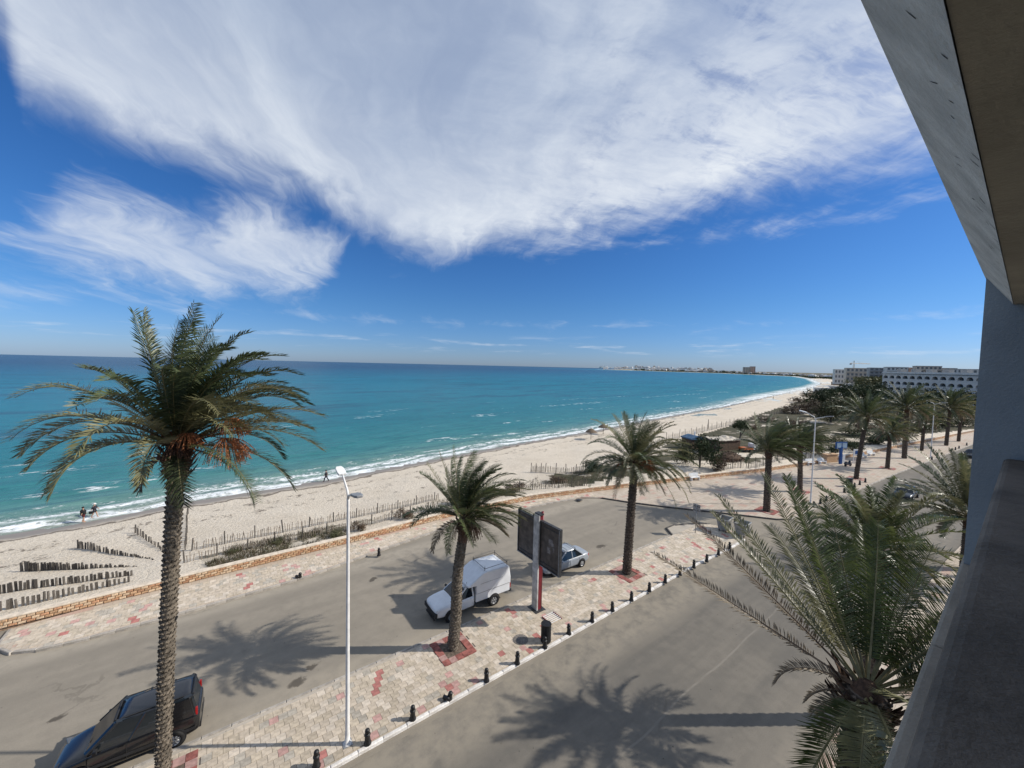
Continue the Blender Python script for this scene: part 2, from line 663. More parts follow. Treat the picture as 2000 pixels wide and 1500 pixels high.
def polar_sheet(name, r0, r1, nr, a0, a1, na, fn, m, extra=()):
    rr = r0 * (r1 / r0) ** (np.arange(nr) / (nr - 1))
    aa = np.radians(np.linspace(a0, a1, na))
    RR, AA = np.meshgrid(rr, aa, indexing='ij')
    xs, ys = RR * np.sin(AA), RR * np.cos(AA)
    z, attrs = fn(xs.ravel(), ys.ravel())
    co = np.stack([xs.ravel(), ys.ravel(), z], 1)
    i = np.arange(nr - 1)[:, None] * na + np.arange(na - 1)[None, :]
    f = np.stack([i, i + na, i + na + 1, i + 1], -1).reshape(-1, 4)[:, ::-1]
    me = bpy.data.meshes.new(name)
    me.vertices.add(len(co))
    me.vertices.foreach_set('co', co.ravel())
    me.loops.add(f.size)
    me.loops.foreach_set('vertex_index', f.ravel())
    me.polygons.add(len(f))
    me.polygons.foreach_set('loop_start', np.arange(len(f)) * 4)
    me.polygons.foreach_set('loop_total', np.full(len(f), 4))
    me.polygons.foreach_set('use_smooth', np.ones(len(f), bool))
    for k, v in attrs.items():
        at = me.attributes.new(k, 'FLOAT', 'POINT')
        at.data.foreach_set('value', v.astype(np.float32))
    me.materials.append(m)
    me.update()
    me.validate()
    o = link(name, me)
    return tag(o, kind='structure')


def attr(name):
    n = X.nt.nodes.new('ShaderNodeAttribute')
    n.attribute_name = name
    return X(n.outputs['Fac'])


def ramp(x, stops):
    n = X.nt.nodes.new('ShaderNodeValToRGB')
    X.nt.links.new(x.s, n.inputs[0])
    e = n.color_ramp.elements
    while len(e) < len(stops):
        e.new(.5)
    for q, (p, c) in zip(e, stops):
        q.position = p
        q.color = (*c, 1)
    return X(n.outputs[0])


def land_mat():
    m = bpy.data.materials.new('sand_and_scrub')
    m.use_nodes = True
    nt = m.node_tree
    X.nt = nt
    b = nt.nodes['Principled BSDF']
    b.inputs['Specular IOR Level'].default_value = .2
    g = nt.nodes.new('ShaderNodeNewGeometry')
    v = X(g.outputs['Position'])
    sd = attr('sd')
    veg = attr('veg')
    w1 = nz(v, .25, 4, .6)
    w2 = nz(v, .9, 5, .65)
    w3 = nz(v, 3.2, 5, .65)
    w4 = nz(v, 14, 4, .7)
    dry = mixc(smooth(w1 * .4 + w3 * .6, .35, .65), (.57, .49, .385), (.68, .60, .49))
    dry = mixc(smooth(w4 * .6 + nz(v, 5.5, 4, .6) * .4, .46, .62) * .42, dry, (.36, .30, .225))
    # foot-churned sand above is only darker spots in the colour
    land = -1.0 * sd
    wet = 1.0 - smooth(land + (w1 - .5) * 2.0, 1.3, 3.0)
    c = mixc(wet, dry, (.235, .205, .175))
    # weed left by the tide, in ragged lines
    for off, wd_, th in ((2.6, .5, .38), (6.0, 1.3, .52), (9.5, 1.7, .54), (14.0, 1.5, .58), (19.0, 1.2, .62)):
        ln_ = land + (w1 - .5) * 5.0 - off
        line = 1.0 - smooth(X.m('ABSOLUTE', ln_), wd_ * .25, wd_)
        c = mixc(line * smooth(w2 * .6 + w3 * .4, th, th + .06) * .8, c, (.10, .075, .055))
    # dune plants
    vg = smooth(veg + (w2 - .5) * .5 + (w3 - .5) * .4, .42, .60)
    vcol = mixc(smooth(w2 * .5 + w4 * .5, .38, .64), (.035, .04, .022), (.12, .10, .06))
    c = mixc(vg, c, vcol)
    rv = nt.nodes.new('ShaderNodeAttribute')
    rv.attribute_name = 'town'
    c = mixc(X(rv.outputs['Fac']) * smooth(nz(v, .02, 5, .6), .35, .6), c, (.10, .095, .062))
    nt.links.new(c.s, b.inputs['Base Color'])
    nt.links.new((.92 - wet * .45).s, b.inputs['Roughness'])
    bn = nt.nodes.new('ShaderNodeBump')
    bn.inputs['Strength'].default_value = .9
    bn.inputs['Distance'].default_value = .22
    dryf = 1.0 - wet * .95
    nt.links.new(((w3 * .7 + nz(v, 6.0, 4, .6) * .5 + w4 * .18) * dryf).s, bn.inputs['Height'])
    nt.links.new(bn.outputs[0], b.inputs['Normal'])
    return m


def sea_mat():
    m = bpy.data.materials.new('sea_water')
    m.use_nodes = True
    nt = m.node_tree
    X.nt = nt
    b = nt.nodes['Principled BSDF']
    g = nt.nodes.new('ShaderNodeNewGeometry')
    v = X(g.outputs['Position'])
    sd = attr('sd')
    mp = nt.nodes.new('ShaderNodeMapping')
    mp.inputs['Rotation'].default_value = (0, 0, -rad(40))
    nt.links.new(v.s, mp.inputs['Vector'])
    vr = X(mp.outputs[0])
    sp = nt.nodes.new('ShaderNodeSeparateXYZ')
    nt.links.new(vr.s, sp.inputs[0])
    xa, ya = X(sp.outputs[0]), X(sp.outputs[1])
    a1 = nz(comb(xa * .012, ya * .05, 0.0), 1.0, 5, .6)
    a2 = nz(comb(xa * .05, ya * .16, 3.0), 1.0, 5, .6)
    # colour follows the depth of the bed
    k = X.m('LOGARITHM', X.m('MAXIMUM', sd + (a1 - .5) * sd * .5, .5) + 1.0, 10.0) / 4.0
    c = ramp(k, [(0.0, (.30, .30, .235)), (.17, (.17, .27, .225)), (.30, (.045, .19, .185)), (.42, (.012, .155, .175)), (.55, (.006, .15, .20)),
                 (.64, (.005, .135, .205)), (.71, (.005, .075, .145)), (.77, (.008, .036, .085)), (1.0, (.010, .028, .062))])
    # weed beds: dark bands along the shore
    bed = smooth(a1 * .6 + a2 * .4, .47, .60) * smooth(sd, 28.0, 90.0) * (1.0 - smooth(sd, 700.0, 1400.0))
    c = mixc(bed * .66, c, (.010, .055, .085))
    c = mixc(smooth(nz(comb(xa * .12, ya * .40, 5.0), 1.0, 6, .7), .40, .66) * .42, c, (.004, .065, .085))
    # foam
    n1 = nz(v, .10, 4, .6)
    n2 = nz(comb(xa * .35, ya * .9, 0.0), 1.0, 6, .7)
    n3 = nz(v, 2.2, 5, .75)
    s2 = sd + (n1 - .5) * 7.0
    f = 1.0 - smooth(s2, .4, 2.6)
    foam = None
    for off, w_, th, al_ in ((.6, 1.5, .42, 1.0), (3.6, 1.3, .45, 1.0), (6.6, .9, .52, .9), (10.0, .8, .60, .8), (21.0, 1.2, .64, .8)):
        r = X.m('ABSOLUTE', s2 - off)
        l = (1.0 - smooth(r, w_ * .3, w_)) * smooth(n2 * .5 + n3 * .35 + n1 * .15, th, th + .10) * al_
        foam = l if foam is None else X.m('MAXIMUM', foam, l)
    lace = (1.0 - smooth(s2, 1.5, 8.0)) * smooth(n3, .52, .66) * .45
    foam = X.m('MAXIMUM', foam, lace)
    caps = smooth(nz(comb(xa * .03, ya * .11, 7.0), 1.0, 3, .5), .60, .66) * smooth(n2, .53, .60) * (1.0 - smooth(sd, 30.0, 95.0))
    foam = X.m('MAXIMUM', foam, caps * .8)
    # further along the bay the surf shows as a broad white belt
    belt = smooth(attr('far'), .15, .9) * (1.0 - smooth(sd, 3.0, 15.0)) * smooth(n1 * .6 + n2 * .4, .40, .54)
    foam = X.m('MAXIMUM', foam, belt * .9)
    c = mixc(foam, c, (.80, .82, .82))
    nt.links.new(c.s, b.inputs['Base Color'])
    nt.links.new((.22 + foam * .6).s, b.inputs['Roughness'])
    nt.links.new((.20 - attr('far') * .16).s, b.inputs['Specular IOR Level'])
    b.inputs['IOR'].default_value = 1.25
    bn = nt.nodes.new('ShaderNodeBump')
    bn.inputs['Strength'].default_value = .75
    bn.inputs['Distance'].default_value = .5
    h = nz(comb(xa * .22, ya * .7, 0.0), 1.0, 4, .55) * .9 + nz(comb(xa * .8, ya * 1.7, 4.0), 1.0, 5, .6) * .45 + foam * .18
    nt.links.new(h.s, bn.inputs['Height'])
    nt.links.new(bn.outputs[0], b.inputs['Normal'])
    return m


VEG = []
for p in ((1185, 905), (1335, 850), (1400, 835), (1470, 808), (1540, 786), (1600, 768), (1640, 755), (1760, 748), (2000, 745), (2000, 850), (1900, 842), (1750, 866), (1600, 895), (1480, 912), (1340, 928), (1180, 950), (1060, 968), (1000, 975), (960, 965), (1060, 925)):
    q = P(*p, -1.0)
    VEG.append((q.x, q.y))
VEG2 = []
for p in ((380, 1075), (640, 1018), (880, 965), (930, 985), (870, 1000), (690, 1050), (420, 1118)):
    q = P(*p, -.6)
    VEG2.append((q.x, q.y))


def inpoly(pp, xs, ys):
    ins = np.zeros(xs.shape, bool)
    for (ax, ay), (bx, by) in zip(pp, pp[1:] + pp[:1]):
        c = (ay > ys) != (by > ys)
        ins ^= c & (xs < (bx - ax) * (ys - ay) / (by - ay + 1e-12) + ax)
    return ins


def land_fn(x, y):
    h, sd, dw, dl, al = land_height(x, y)
    veg = inpoly(VEG, x, y).astype(float) * np.clip(.55 + 2.2 * (fbm(x, y, 7, 4, 21) - .50) + .006 * np.clip(np.hypot(x, y) - 70, 0, 30), 0, 1)
    veg = np.maximum(veg, inpoly(VEG2, x, y) * (.16 + .5 * fbm(x, y, 3.5, 3, 4)))
    # behind the beach all along the bay the land is scrubby
    rr = np.hypot(x, y)
    back = np.clip((dl - 30 - .04 * rr) / 18, 0, 1) * np.clip((rr - 200) / 120, 0, 1)
    veg = np.maximum(veg, back * (.42 + .3 * fbm(x, y, 30, 3, 2)))
    town = np.clip((rr - 320) / 200, 0, 1) * np.clip((dl - 45) / 40, 0, 1)
    return h, {'sd': sd, 'veg': veg, 'town': town}


def sea_fn(x, y):
    sd = shore_dist(x, y)
    al = x * A_.x + y * A_.y
    z = np.full(x.shape, SEA_Z)
    w = (vnoise(x, y, 12, 1) - .5) * 7
    amp = np.clip(1 - np.hypot(x, y) / 400, 0, 1)
    for off, h_ in ((4.6, .22), (8.2, .30), (14, .22), (23, .2)):
        z = z + amp * h_ * np.exp(-((sd + w - off) / .8) ** 2) * (.4 + vnoise(x, y, 9, 2))
    z = z + amp * .10 * (vnoise(x, y, 6, 4) - .5) * np.clip(sd / 10, 0, 1)
    far = np.clip((np.hypot(x, y) - 130) / 250, 0, 1)
    return z, {'sd': sd, 'far': far}


polar_sheet('land', 2.5, 12000, 430, -78, 88, 520, land_fn, land_mat())
polar_sheet('sea', 14, 40000, 460, -80, 60, 560, sea_fn, sea_mat())


# ------------------------------------------------------------------ roads and pavements (along, across)
def sheet(name, poly, z, m, thick=None, parent=None):
    vs = [W(a, p) for a, p in poly]
    mb = MB()
    if thick:
        mb.prism([(v.x, v.y) for v in vs], z - thick, z)
    else:
        mb.add([(v.x, v.y, z) for v in vs], [tuple(range(len(vs)))])
    o = mb.build(name, m, parent)
    fixn(o)
    if o.data.polygons and not thick and o.data.polygons[0].normal.z < 0:
        o.data.flip_normals()
    return tag(o, kind='structure') if parent is None else o


ks = list(range(-60, 231, 6)) + [260, 300, 400]
sheet('road', [(a, float(ipl(KERB, a)) + .0) for a in ks] + [(a, float(ipl(KERB, a)) - 10.8) for a in reversed(ks)], .0, m_asphalt)
bay = [(-60, 14.9), (36, 14.6), (46.5, 14.3), (47.0, 14.5), (43, 20), (37.8, 27), (36.2, 31.5), (24.4, 33.6), (17, 33.7), (4, 33.6), (-60, 33.4)]
sheet('access_road', bay, .004, m_asphalt2)
KZ = .13
MED = [(-20, 15.1), (30, 15.1), (34.8, 14.85), (37.6, 14.9), (38.9, 15.6), (39.6, 16.8), (38.6, 18.6), (36.8, 19.7), (35.2, 20.3), (34.2, 20.3), (33.7, 19.7), (33.2, 19.1), (-20, 19.25)]
median = sheet('median_pavement', MED, KZ - .03, m_pave, .2)
OUT = [(-9.9, 33.3), (-9.9, 31.6), (-9.2, 30.7), (-8.0, 30.15), (-6.5, 29.95), (-2.9, 29.8), (4.5, 30.1), (10, 31.1), (16.9, 32.2), (20.5, 32.1), (24.4, 31.9), (29, 31.7), (33.5, 31.0), (35.6, 29.6),
       (37.2, 26.8), (39.8, 23.2), (42.7, 19.6), (46.2, 15.0), (47.4, 14.3)]
far_k = [k for k in ks if k > 48]
far_poly = OUT + [(a, float(ipl(KERB, a)) + .05) for a in far_k] + [(a, float(ipl(WALL, a)) + .1) for a in reversed([k for k in ks if k > -10])]
promenade = sheet('promenade', far_poly, KZ - .01, m_plaza, .2)
near_walk = sheet('pavement', [(a, float(ipl(KERB, a)) - 10.8) for a in ks] + [(a, float(ipl(KERB, a)) - 16) for a in reversed(ks)], KZ, m_plaza, .2)


def along_poly(pts, step):
    """evenly spaced stations (point, heading) along a polyline"""
    out = []
    pts = [Vector((p[0], p[1])) for p in pts]
    L = [0]
    for a, b in zip(pts, pts[1:]):
        L.append(L[-1] + (b - a).length)
    n = int(L[-1] / step)
    for k in range(n):
        s_ = (k + .5) * step
        for i in range(len(pts) - 1):
            if L[i] <= s_ <= L[i + 1]:
                d = (pts[i + 1] - pts[i])
                q = pts[i] + d * ((s_ - L[i]) / d.length)
                out.append((q, math.atan2(d.y, d.x)))
                break
    return out


def chamfer_box(lx, ly, lz, ch):
    """stone-like block with a chamfered top edge, base at z=0"""
    hx, hy = lx / 2, ly / 2
    mb = MB()
    r0 = [(-hx, -hy, 0), (hx, -hy, 0), (hx, hy, 0), (-hx, hy, 0)]
    r1 = [(-hx, -hy, lz - ch), (hx, -hy, lz - ch), (hx, hy, lz - ch), (-hx, hy, lz - ch)]
    r2 = [(-hx + ch, -hy + ch, lz), (hx - ch, -hy + ch, lz), (hx - ch, hy - ch, lz), (-hx + ch, hy - ch, lz)]
    fs = [(8, 9, 10, 11)]
    for a in (0, 4):
        fs += [(a + i, a + (i + 1) % 4, a + 4 + (i + 1) % 4, a + 4 + i) for i in range(4)]
    return mb.add(r0 + r1 + r2, fs)


def kerb_run(pts, m, parent, step=1.0, w=.16, h=.17, z=-.02, name='kerb_stone', jit=.006):
    me = chamfer_box(step - .018, w, h, .025).mesh('kerb_stone', m)
    for q, a in along_poly(pts, step):
        o = link(name, me, parent)
        p = W(q.x, q.y, z + R_.uniform(-jit, jit))
        o.location = p
        o.rotation_euler = (R_.uniform(-.02, .02), 0, a + ROAD + R_.uniform(-.006, .006))


kerb_run([(-12, 15.05), (30, 15.05), (34.8, 14.8), (37.6, 14.85), (38.9, 15.55), (39.6, 16.8)], m_white_paint, median, 1.0)
kerb_run([(38.6, 18.6), (36.8, 19.7), (35.2, 20.3), (34.2, 20.3), (33.7, 19.7), (33.2, 19.1)], m_kerb_dark, median, .7)
kerb_run([(33, 19.2), (-14, 19.3)], m_kerb, median, 1.0, h=.155)
kerb_run(OUT[:13], m_kerb, promenade, 1.0)
kerb_run(OUT[13:], m_kerb_dark, promenade, .9)
kerb_run([(a, float(ipl(KERB, a)) + .02) for a in [47.6] + far_k if a < 150], m_kerb, promenade, 1.6, h=.16)


def pip(pp, x, y):
    ins = False
    for (ax, ay), (bx, by) in zip(pp, pp[1:] + pp[:1]):
        if (ay > y) != (by > y) and x < (bx - ax) * (y - ay) / (by - ay) + ax:
            ins = not ins
    return ins


PLANTERS = [(-2.0, 17.8), (9.7, 17.9), (24.0, 17.3)]   # palms' tree pits on the median


def tiles(poly, a0, a1, p0, p1, s, zt, parent, n_parts, shift, avoid=(), hi=.0):
    gap = .012
    meshes = [MB().box((0, 0, -.025), (s - gap, s - gap, .05)).mesh('paving_tile', k) for k in m_tile]
    inner = []
    na, npp = int((a1 - a0) / s), int((p1 - p0) / s)
    cx = [(poly[i], poly[(i + 1) % len(poly)]) for i in range(len(poly))]
    redcells = set()
    for i in range(na):
        for j in range(npp):
            if R_.random() < .028:
                redcells.add((i, j))
                if R_.random() < .5:
                    redcells.add((i, j + 1))
    for j in range(npp):
        off = (j % 2) * s * shift
        for i in range(na):
            x, y = a0 + (i + .5) * s + off, p0 + (j + .5) * s
            h = s / 2 + .02
            if not all(pip(poly, x + u, y + v) for u, v in ((-h, -h), (h, -h), (h, h), (-h, h))):
                continue
            if any(abs(x - q[0]) < .95 and abs(y - q[1]) < .95 for q in avoid):
                continue
            if (i, j) in redcells:
                t = 4 if R_.random() < .6 else 5
            else:
                t = R_.choices((0, 1, 2, 3, 5), (6, 4, 5, 2, .35))[0]
            w = W(x, y)
            inner.append(((w - Vector((0, 4, 0))).length, w, t))
    inner.sort(key=lambda q: q[0])
    rest = MB()
    for k, (d, w, t) in enumerate(inner):
        z = zt + R_.uniform(-.004, .004)
        if k < n_parts:
            o = link('paving_tile', meshes[t], parent)
            o.location = (w.x, w.y, z)
            o.rotation_euler = (R_.uniform(-.012, .012), R_.uniform(-.012, .012), ROAD + R_.uniform(-.008, .008))
        else:
            rest.box((w.x, w.y, z - .025), (s - gap, s - gap, .05), ROAD + R_.uniform(-.008, .008), t)
    if rest.v:
        tag(rest.build('paving_tiles', m_tile, parent), kind='stuff')


tiles(MED, -12, 39, 15.2, 19.2, .345, KZ + .008, median, 300, .5, PLANTERS)
NEARW = OUT[:14] + [(36, 31.4), (30, 33.2), (18, 33.9), (5, 33.4), (-9.9, 33.25)]
tiles(NEARW, -10, 36, 29.8, 34, .37, KZ + .012, promenade, 0, .5)

# tree pits: red-tiled squares with a soil square
m_pit_red = mat('pit_tile_red', (.30, .105, .085), .88, .2, 4, .4, 30)
m_soil = mat('pit_soil', (.16, .12, .09), .95, .25, 6, .8)
for i, (a, p) in enumerate(PLANTERS + [(47.9, 16.6), (59.5, 17.0), (74.2, 14.5), (87, 13.2)]):
    w = W(a, p, KZ)
    pit = MB()
    for ix in range(5):
        for iy in range(5):
            if ix in (1, 2, 3) and iy in (1, 2, 3):
                continue
            pit.box(((ix - 2) * .38, (iy - 2) * .38, R_.uniform(-.008, .006)), (.368, .368, .06), m=R_.choice((0, 0, 2)))
    pit.box((0, 0, -.012), (1.12, 1.12, .03), m=1)
    o = pit.build('tree_pit', [m_pit_red, m_soil, m_tile[5]], median if i < 3 else promenade)
    o.location = w
    o.rotation_euler = (0, 0, ROAD)


# ------------------------------------------------------------------ low stone wall along the beach
wall = thing('low_wall', 'long low wall of rough orange stones with a cream coping along the beach', 'wall')
WP = [(a, p) for a, p in WALL if -40 < a < 232]
WP = [(-40, 33.6)] + WP
core, cop = MB(), MB()
wst = along_poly(WP, 2.0)
for (q, a), (q2, a2) in zip(wst, wst[1:]):
    mid = (q + q2) / 2
    L = (q2 - q).length + .002
    ang = math.atan2((q2 - q).y, (q2 - q).x)
    n = Vector((-math.sin(ang), math.cos(ang)))
    c = W(mid.x + n.x * .16, mid.y + n.y * .16)
    core.box((c.x, c.y, .18), (L, .24, .86), ang + ROAD)
    zz = R_.uniform(-.004, .004)
    cop.box((c.x, c.y, .66 + zz), (L - .006, .42, .10), ang + ROAD + R_.uniform(-.003, .003))
core.build('wall_core', m_mortar, wall)
bevel(cop.build('coping', m_coping, wall), .02)


def rough_stone(seed, lx, h):
    r = random.Random(seed)
    hx, hz, d = lx / 2 - .008, h / 2 - .008, .09
    mb = MB()
    b = [(-hx, 0, -hz), (hx, 0, -hz), (hx, 0, hz), (-hx, 0, hz)]
    f = [(x * .86 + r.uniform(-.012, .012), -d * r.uniform(.7, 1.2), z * .8 + r.uniform(-.01, .01)) for x, y, z in b]
    e = [(x, -.035, z) for x, y, z in b]
    fs = [(8, 9, 10, 11)]
    for k in (0, 4):
        fs += [(k + i, k + (i + 1) % 4, k + 4 + (i + 1) % 4, k + 4 + i) for i in range(4)]
    return mb.add(b + e + f, fs)


smb = [rough_stone(k, .34, .155) for k in range(9)]
sme = [smb[k].mesh('stone', m_stone[k % 3]) for k in range(9)]
cands = []
for row in range(3):
    for k, (q, a) in enumerate(along_poly([(p[0] + (.17 if row % 2 else 0), p[1]) for p in WP], .34)):
        n = Vector((-math.sin(a), math.cos(a)))
        w = W(q.x + n.x * .042, q.y + n.y * .042, KZ + .085 + row * .157)
        if q.x > 150 or q.x < -14:
            continue
        cands.append((w.length, w, a, R_.randrange(9)))
cands.sort(key=lambda q: q[0])
rest = MB()
for k, (d, w, a, t) in enumerate(cands):
    if k < 300:
        o = link('stone', sme[t], wall)
        o.location = w
        o.rotation_euler = (R_.uniform(-.04, .04), R_.uniform(-.03, .03), a + ROAD)
    else:
        r = Matrix.Rotation(a + ROAD, 3, 'Z')
        rest.add([r @ Vector(v) + w for v in smb[t].v], smb[t].f, t % 3)
tag(rest.build('stones', m_stone, wall), kind='stuff')


# ------------------------------------------------------------------ palms
def leaf_mat(name, c1, c2, rough=.42, trans=.22):
    m = mat(name, c1, rough, .1, 1.7, col2=c2, objvar=.28, trans=trans, spec=.45)
    return m


m_frond = leaf_mat('frond_green', (.085, .105, .042), (.045, .062, .026))
m_frond_y = leaf_mat('frond_olive', (.20, .185, .09), (.10, .105, .05), .36)
m_frond_lush = leaf_mat('frond_lush', (.105, .125, .034), (.042, .058, .020), .33, .28)
m_frond_dry = leaf_mat('frond_dry', (.24, .185, .115), (.12, .09, .06), .6, .15)
m_rachis = mat('frond_stalk', (.20, .17, .075), .5, .15, 4, objvar=.15)
m_rachis_dry = mat('frond_stalk_dry', (.20, .13, .08), .7, .2, 4, objvar=.15)
m_bark = mat('palm_bark', (.20, .165, .125), .95, .28, 6, .8, 22, objvar=.1)
m_bark_dark = mat('palm_bark_dark', (.11, .085, .065), .95, .28, 6, .8, 22, objvar=.1)
m_fibre = mat('palm_fibre', (.095, .055, .035), .95, .3, 9, .8, 40)
m_date = mat('date_strands', (.40, .145, .055), .6, .2, 5)
m_date_dk = mat('date_stalk_dry', (.17, .085, .05), .7, .25, 5)

FROND_MATS = {'g': (m_frond, m_rachis), 'y': (m_frond_y, m_rachis), 'l': (m_frond_lush, m_rachis), 'd': (m_frond_dry, m_rachis_dry)}


def frond_mesh(az, el, L, droop=1.0, wind=(0, 0, 0), nl=60, ll=.42, lw=.022, kind='g', seed=0, start=.16, vee=.45, r0=.028, root=.12, limp=.25, sparse=0.0, jit=1.0):
    """one feather leaf as a mesh, rooted at the crown's heart"""
    r = random.Random(seed)
    wv = Vector(wind)
    d = Vector((math.cos(el) * math.cos(az), math.cos(el) * math.sin(az), math.sin(el)))
    p = d * root
    n = 13
    pts, tan = [p.copy()], [d.copy()]
    ds = L / n
    for i in range(n):
        s = (i + 1) / n
        d = (d + (Vector((0, 0, -1)) * droop * (.25 + s * s * 1.4) + wv * (.3 + s * 1.1)) * (ds / L) * 1.15).normalized()
        p = p + d * ds
        pts.append(p.copy())
        tan.append(d.copy())
    mb = MB()
    mb.tube(pts, [r0 * (1 - .82 * (i / n)) for i in range(n + 1)], 4, 1, cap=False)
    side_v = Vector((-math.sin(az), math.cos(az), 0))
    for i in range(nl):
        s = start + (1 - start) * (i + .5) / nl
        fi = min(s * n, n - 1e-4)
        k = int(fi)
        u = fi - k
        c = pts[k].lerp(pts[k + 1], u)
        t = tan[k].lerp(tan[k + 1], u).normalized()
        b = side_v - t * side_v.dot(t)
        b = b.normalized() if b.length > .05 else Vector((1, 0, 0))
        up = b.cross(t) * -1
        if up.z < 0 and abs(up.z) > .3 and t.z > -.5:
            pass
        env = .35 + .75 * math.sin(PI * min(1, max(0, (s - start) / (1 - start)) ** .75 * .86 + .07))
        for sg in (-1, 1):
            if r.random() < sparse:
                continue
            lean = .28 + .58 * s + r.uniform(-.2, .25) * jit
            v = vee + r.uniform(-.3, .3) * jit
            l = (t * lean + b * sg * (1.0 - .25 * s) + up * v + wv * .35 + Vector((0, 0, -limp * .5))).normalized()
            ln = ll * env * r.uniform(.85, 1.12)
            w = lw * r.uniform(.8, 1.2)
            mid = c + l * ln * .5 + Vector((0, 0, -limp * .04))
            tip = c + l * ln + Vector((0, 0, -limp * ln * r.uniform(.2, .9))) + wv * ln * .25
            wd = t * (w * .5)
            a0 = len(mb.v)
            tw = (t * .8 + up * .5 * sg).normalized() * w * .55
            mb.add([c - wd * .6, c + wd * .6, mid + tw, mid - tw, tip], [(0, 1, 2, 3), (3, 2, 4)], 0)
    lm, rm = FROND_MATS[kind]
    me = mb.mesh('frond', [lm, rm])
    return me


def trunk_mesh(pts, r0, r1, rows, per, m, seed=0, boot=.05, tilt=.6):
    """trunk with the stubs of cut leaves set round it in a spiral"""
    r = random.Random(seed)
    pts = [Vector(p) for p in pts]
    mb = MB()
    n = len(pts)
    mb.tube(pts, [r0 + (r1 - r0) * i / (n - 1) for i in range(n)], 12, 0)
    for k in range(rows):
        s = (k + .3) / rows
        fi = min(s * (n - 1), n - 1.001)
        i = int(fi)
        c = pts[i].lerp(pts[i + 1], fi - i)
        rr = r0 + (r1 - r0) * s
        step = (pts[-1] - pts[0]).length / rows
        for q in range(per):
            a = 2 * PI * (q + (k % 2) * .5 + r.uniform(-.08, .08)) / per
            o = Vector((math.cos(a), math.sin(a), 0))
            sd_ = Vector((-math.sin(a), math.cos(a), 0))
            hw = PI * rr / per * r.uniform(.8, 1.0)
            h = step * r.uniform(.8, 1.15)
            bo = boot * r.uniform(.6, 1.35)
            rr_j = r.uniform(-.02, .02)
            b0 = c + o * (rr * .97) + Vector((0, 0, rr_j))
            top = c + o * (rr + bo) + Vector((0, 0, h * tilt))
            mb.add([b0 - sd_ * hw, b0 + sd_ * hw, top + sd_ * hw * .75, top - sd_ * hw * .75, c + o * (rr * .96) + Vector((0, 0, h * tilt * 1.15))],
                   [(0, 1, 2, 3), (3, 2, 4), (1, 4, 2), (0, 3, 4)], 0)
    return mb.mesh('trunk', m)


def stub_ring(z0, z1, rr0, rr1, n, ln, m, seed, out=.8):
    r = random.Random(seed)
    mb = MB()
    for k in range(n):
        a = k * 2.39996 + r.uniform(-.2, .2)
        s = k / n
        z = z0 + (z1 - z0) * s
        rr = rr0 + (rr1 - rr0) * s
        o = Vector((math.cos(a), math.sin(a), 0))
        d = (o * out + Vector((0, 0, 1))).normalized()
        p = o * rr + Vector((0, 0, z))
        l = ln * r.uniform(.6, 1.2)
        sd_ = Vector((-math.sin(a), math.cos(a), 0))
        w = .075 * r.uniform(.7, 1.2)
        mb.add([p - sd_ * w, p + sd_ * w, p + d * l + sd_ * w * .55, p + d * l - sd_ * w * .55, p + o * .05 - sd_ * w * .5 + d * l * .5, p + o * .05 + sd_ * w * .5 + d * l * .5],
               [(0, 1, 5, 4), (4, 5, 2, 3), (0, 4, 3), (1, 2, 5)], 0)
    return mb.mesh('cut_stubs', m)


def date_cluster(seed, L=.9, n=70, m=None, spread=.35):
    r = random.Random(seed)
    mb = MB()
    a = r.uniform(0, 6.28)
    for k in range(n):
        aa = r.gauss(0, 1.2)
        p = Vector((0, 0, 0))
        d = Vector((math.cos(aa) * spread, math.sin(aa) * spread, .1)) + Vector((r.uniform(-.5, .5), r.uniform(-.5, .5), r.uniform(-.2, .5))) * spread
        pts = [p]
        for i in range(4):
            d = d + Vector((0, 0, -.32))
            p = p + d.normalized() * (L / 4) * r.uniform(.7, 1.1)
            pts.append(p)
        mb.tube(pts, .0085, 3, 0, cap=False)
        for i in (2, 3, 4):
            q = pts[i]
            s = .022
            mb.add([q + Vector((s, 0, 0)), q + Vector((0, s, 0)), q - Vector((s, 0, 0)), q - Vector((0, s, 0)), q + Vector((0, 0, s)), q - Vector((0, 0, s * 1.5))],
                   [(0, 1, 4), (1, 2, 4), (2, 3, 4), (3, 0, 4), (1, 0, 5), (2, 1, 5), (3, 2, 5), (0, 3, 5)], 0)
    return mb.mesh('date_cluster', m or m_date)


GOLD = 2.39996


def crown_set(n, L, seed, wind, nl, ll, lw, el_hi=85, el_lo=-35, dry=4, lush=False, droop=1.0, olive=.35, r0=.024, limp=.25, blow=0.0):
    """list of frond meshes for one kind of crown"""
    r = random.Random(seed)
    out = []
    for k in range(n):
        s = k / (n - 1)
        az = (k * GOLD + r.uniform(-.25, .25)) % (2 * PI)
        az -= blow * math.sin(az)
        el = rad(el_hi + (el_lo - el_hi) * s ** .9 + r.uniform(-8, 8))
        lk = L * (.72 + .4 * math.sin(PI * min(1, s * .9 + .2))) * r.uniform(.86, 1.1)
        kind = 'g' if r.random() > olive else 'y'
        if lush:
            kind = 'l' if r.random() > .25 else 'y'
        if k >= n - dry:
            kind = 'd'
        out.append(frond_mesh(az, el, lk, droop * (.75 + .7 * s) * r.uniform(.8, 1.2), wind, nl, ll, lw, kind, seed * 100 + k, r0=r0, limp=limp))
    return out


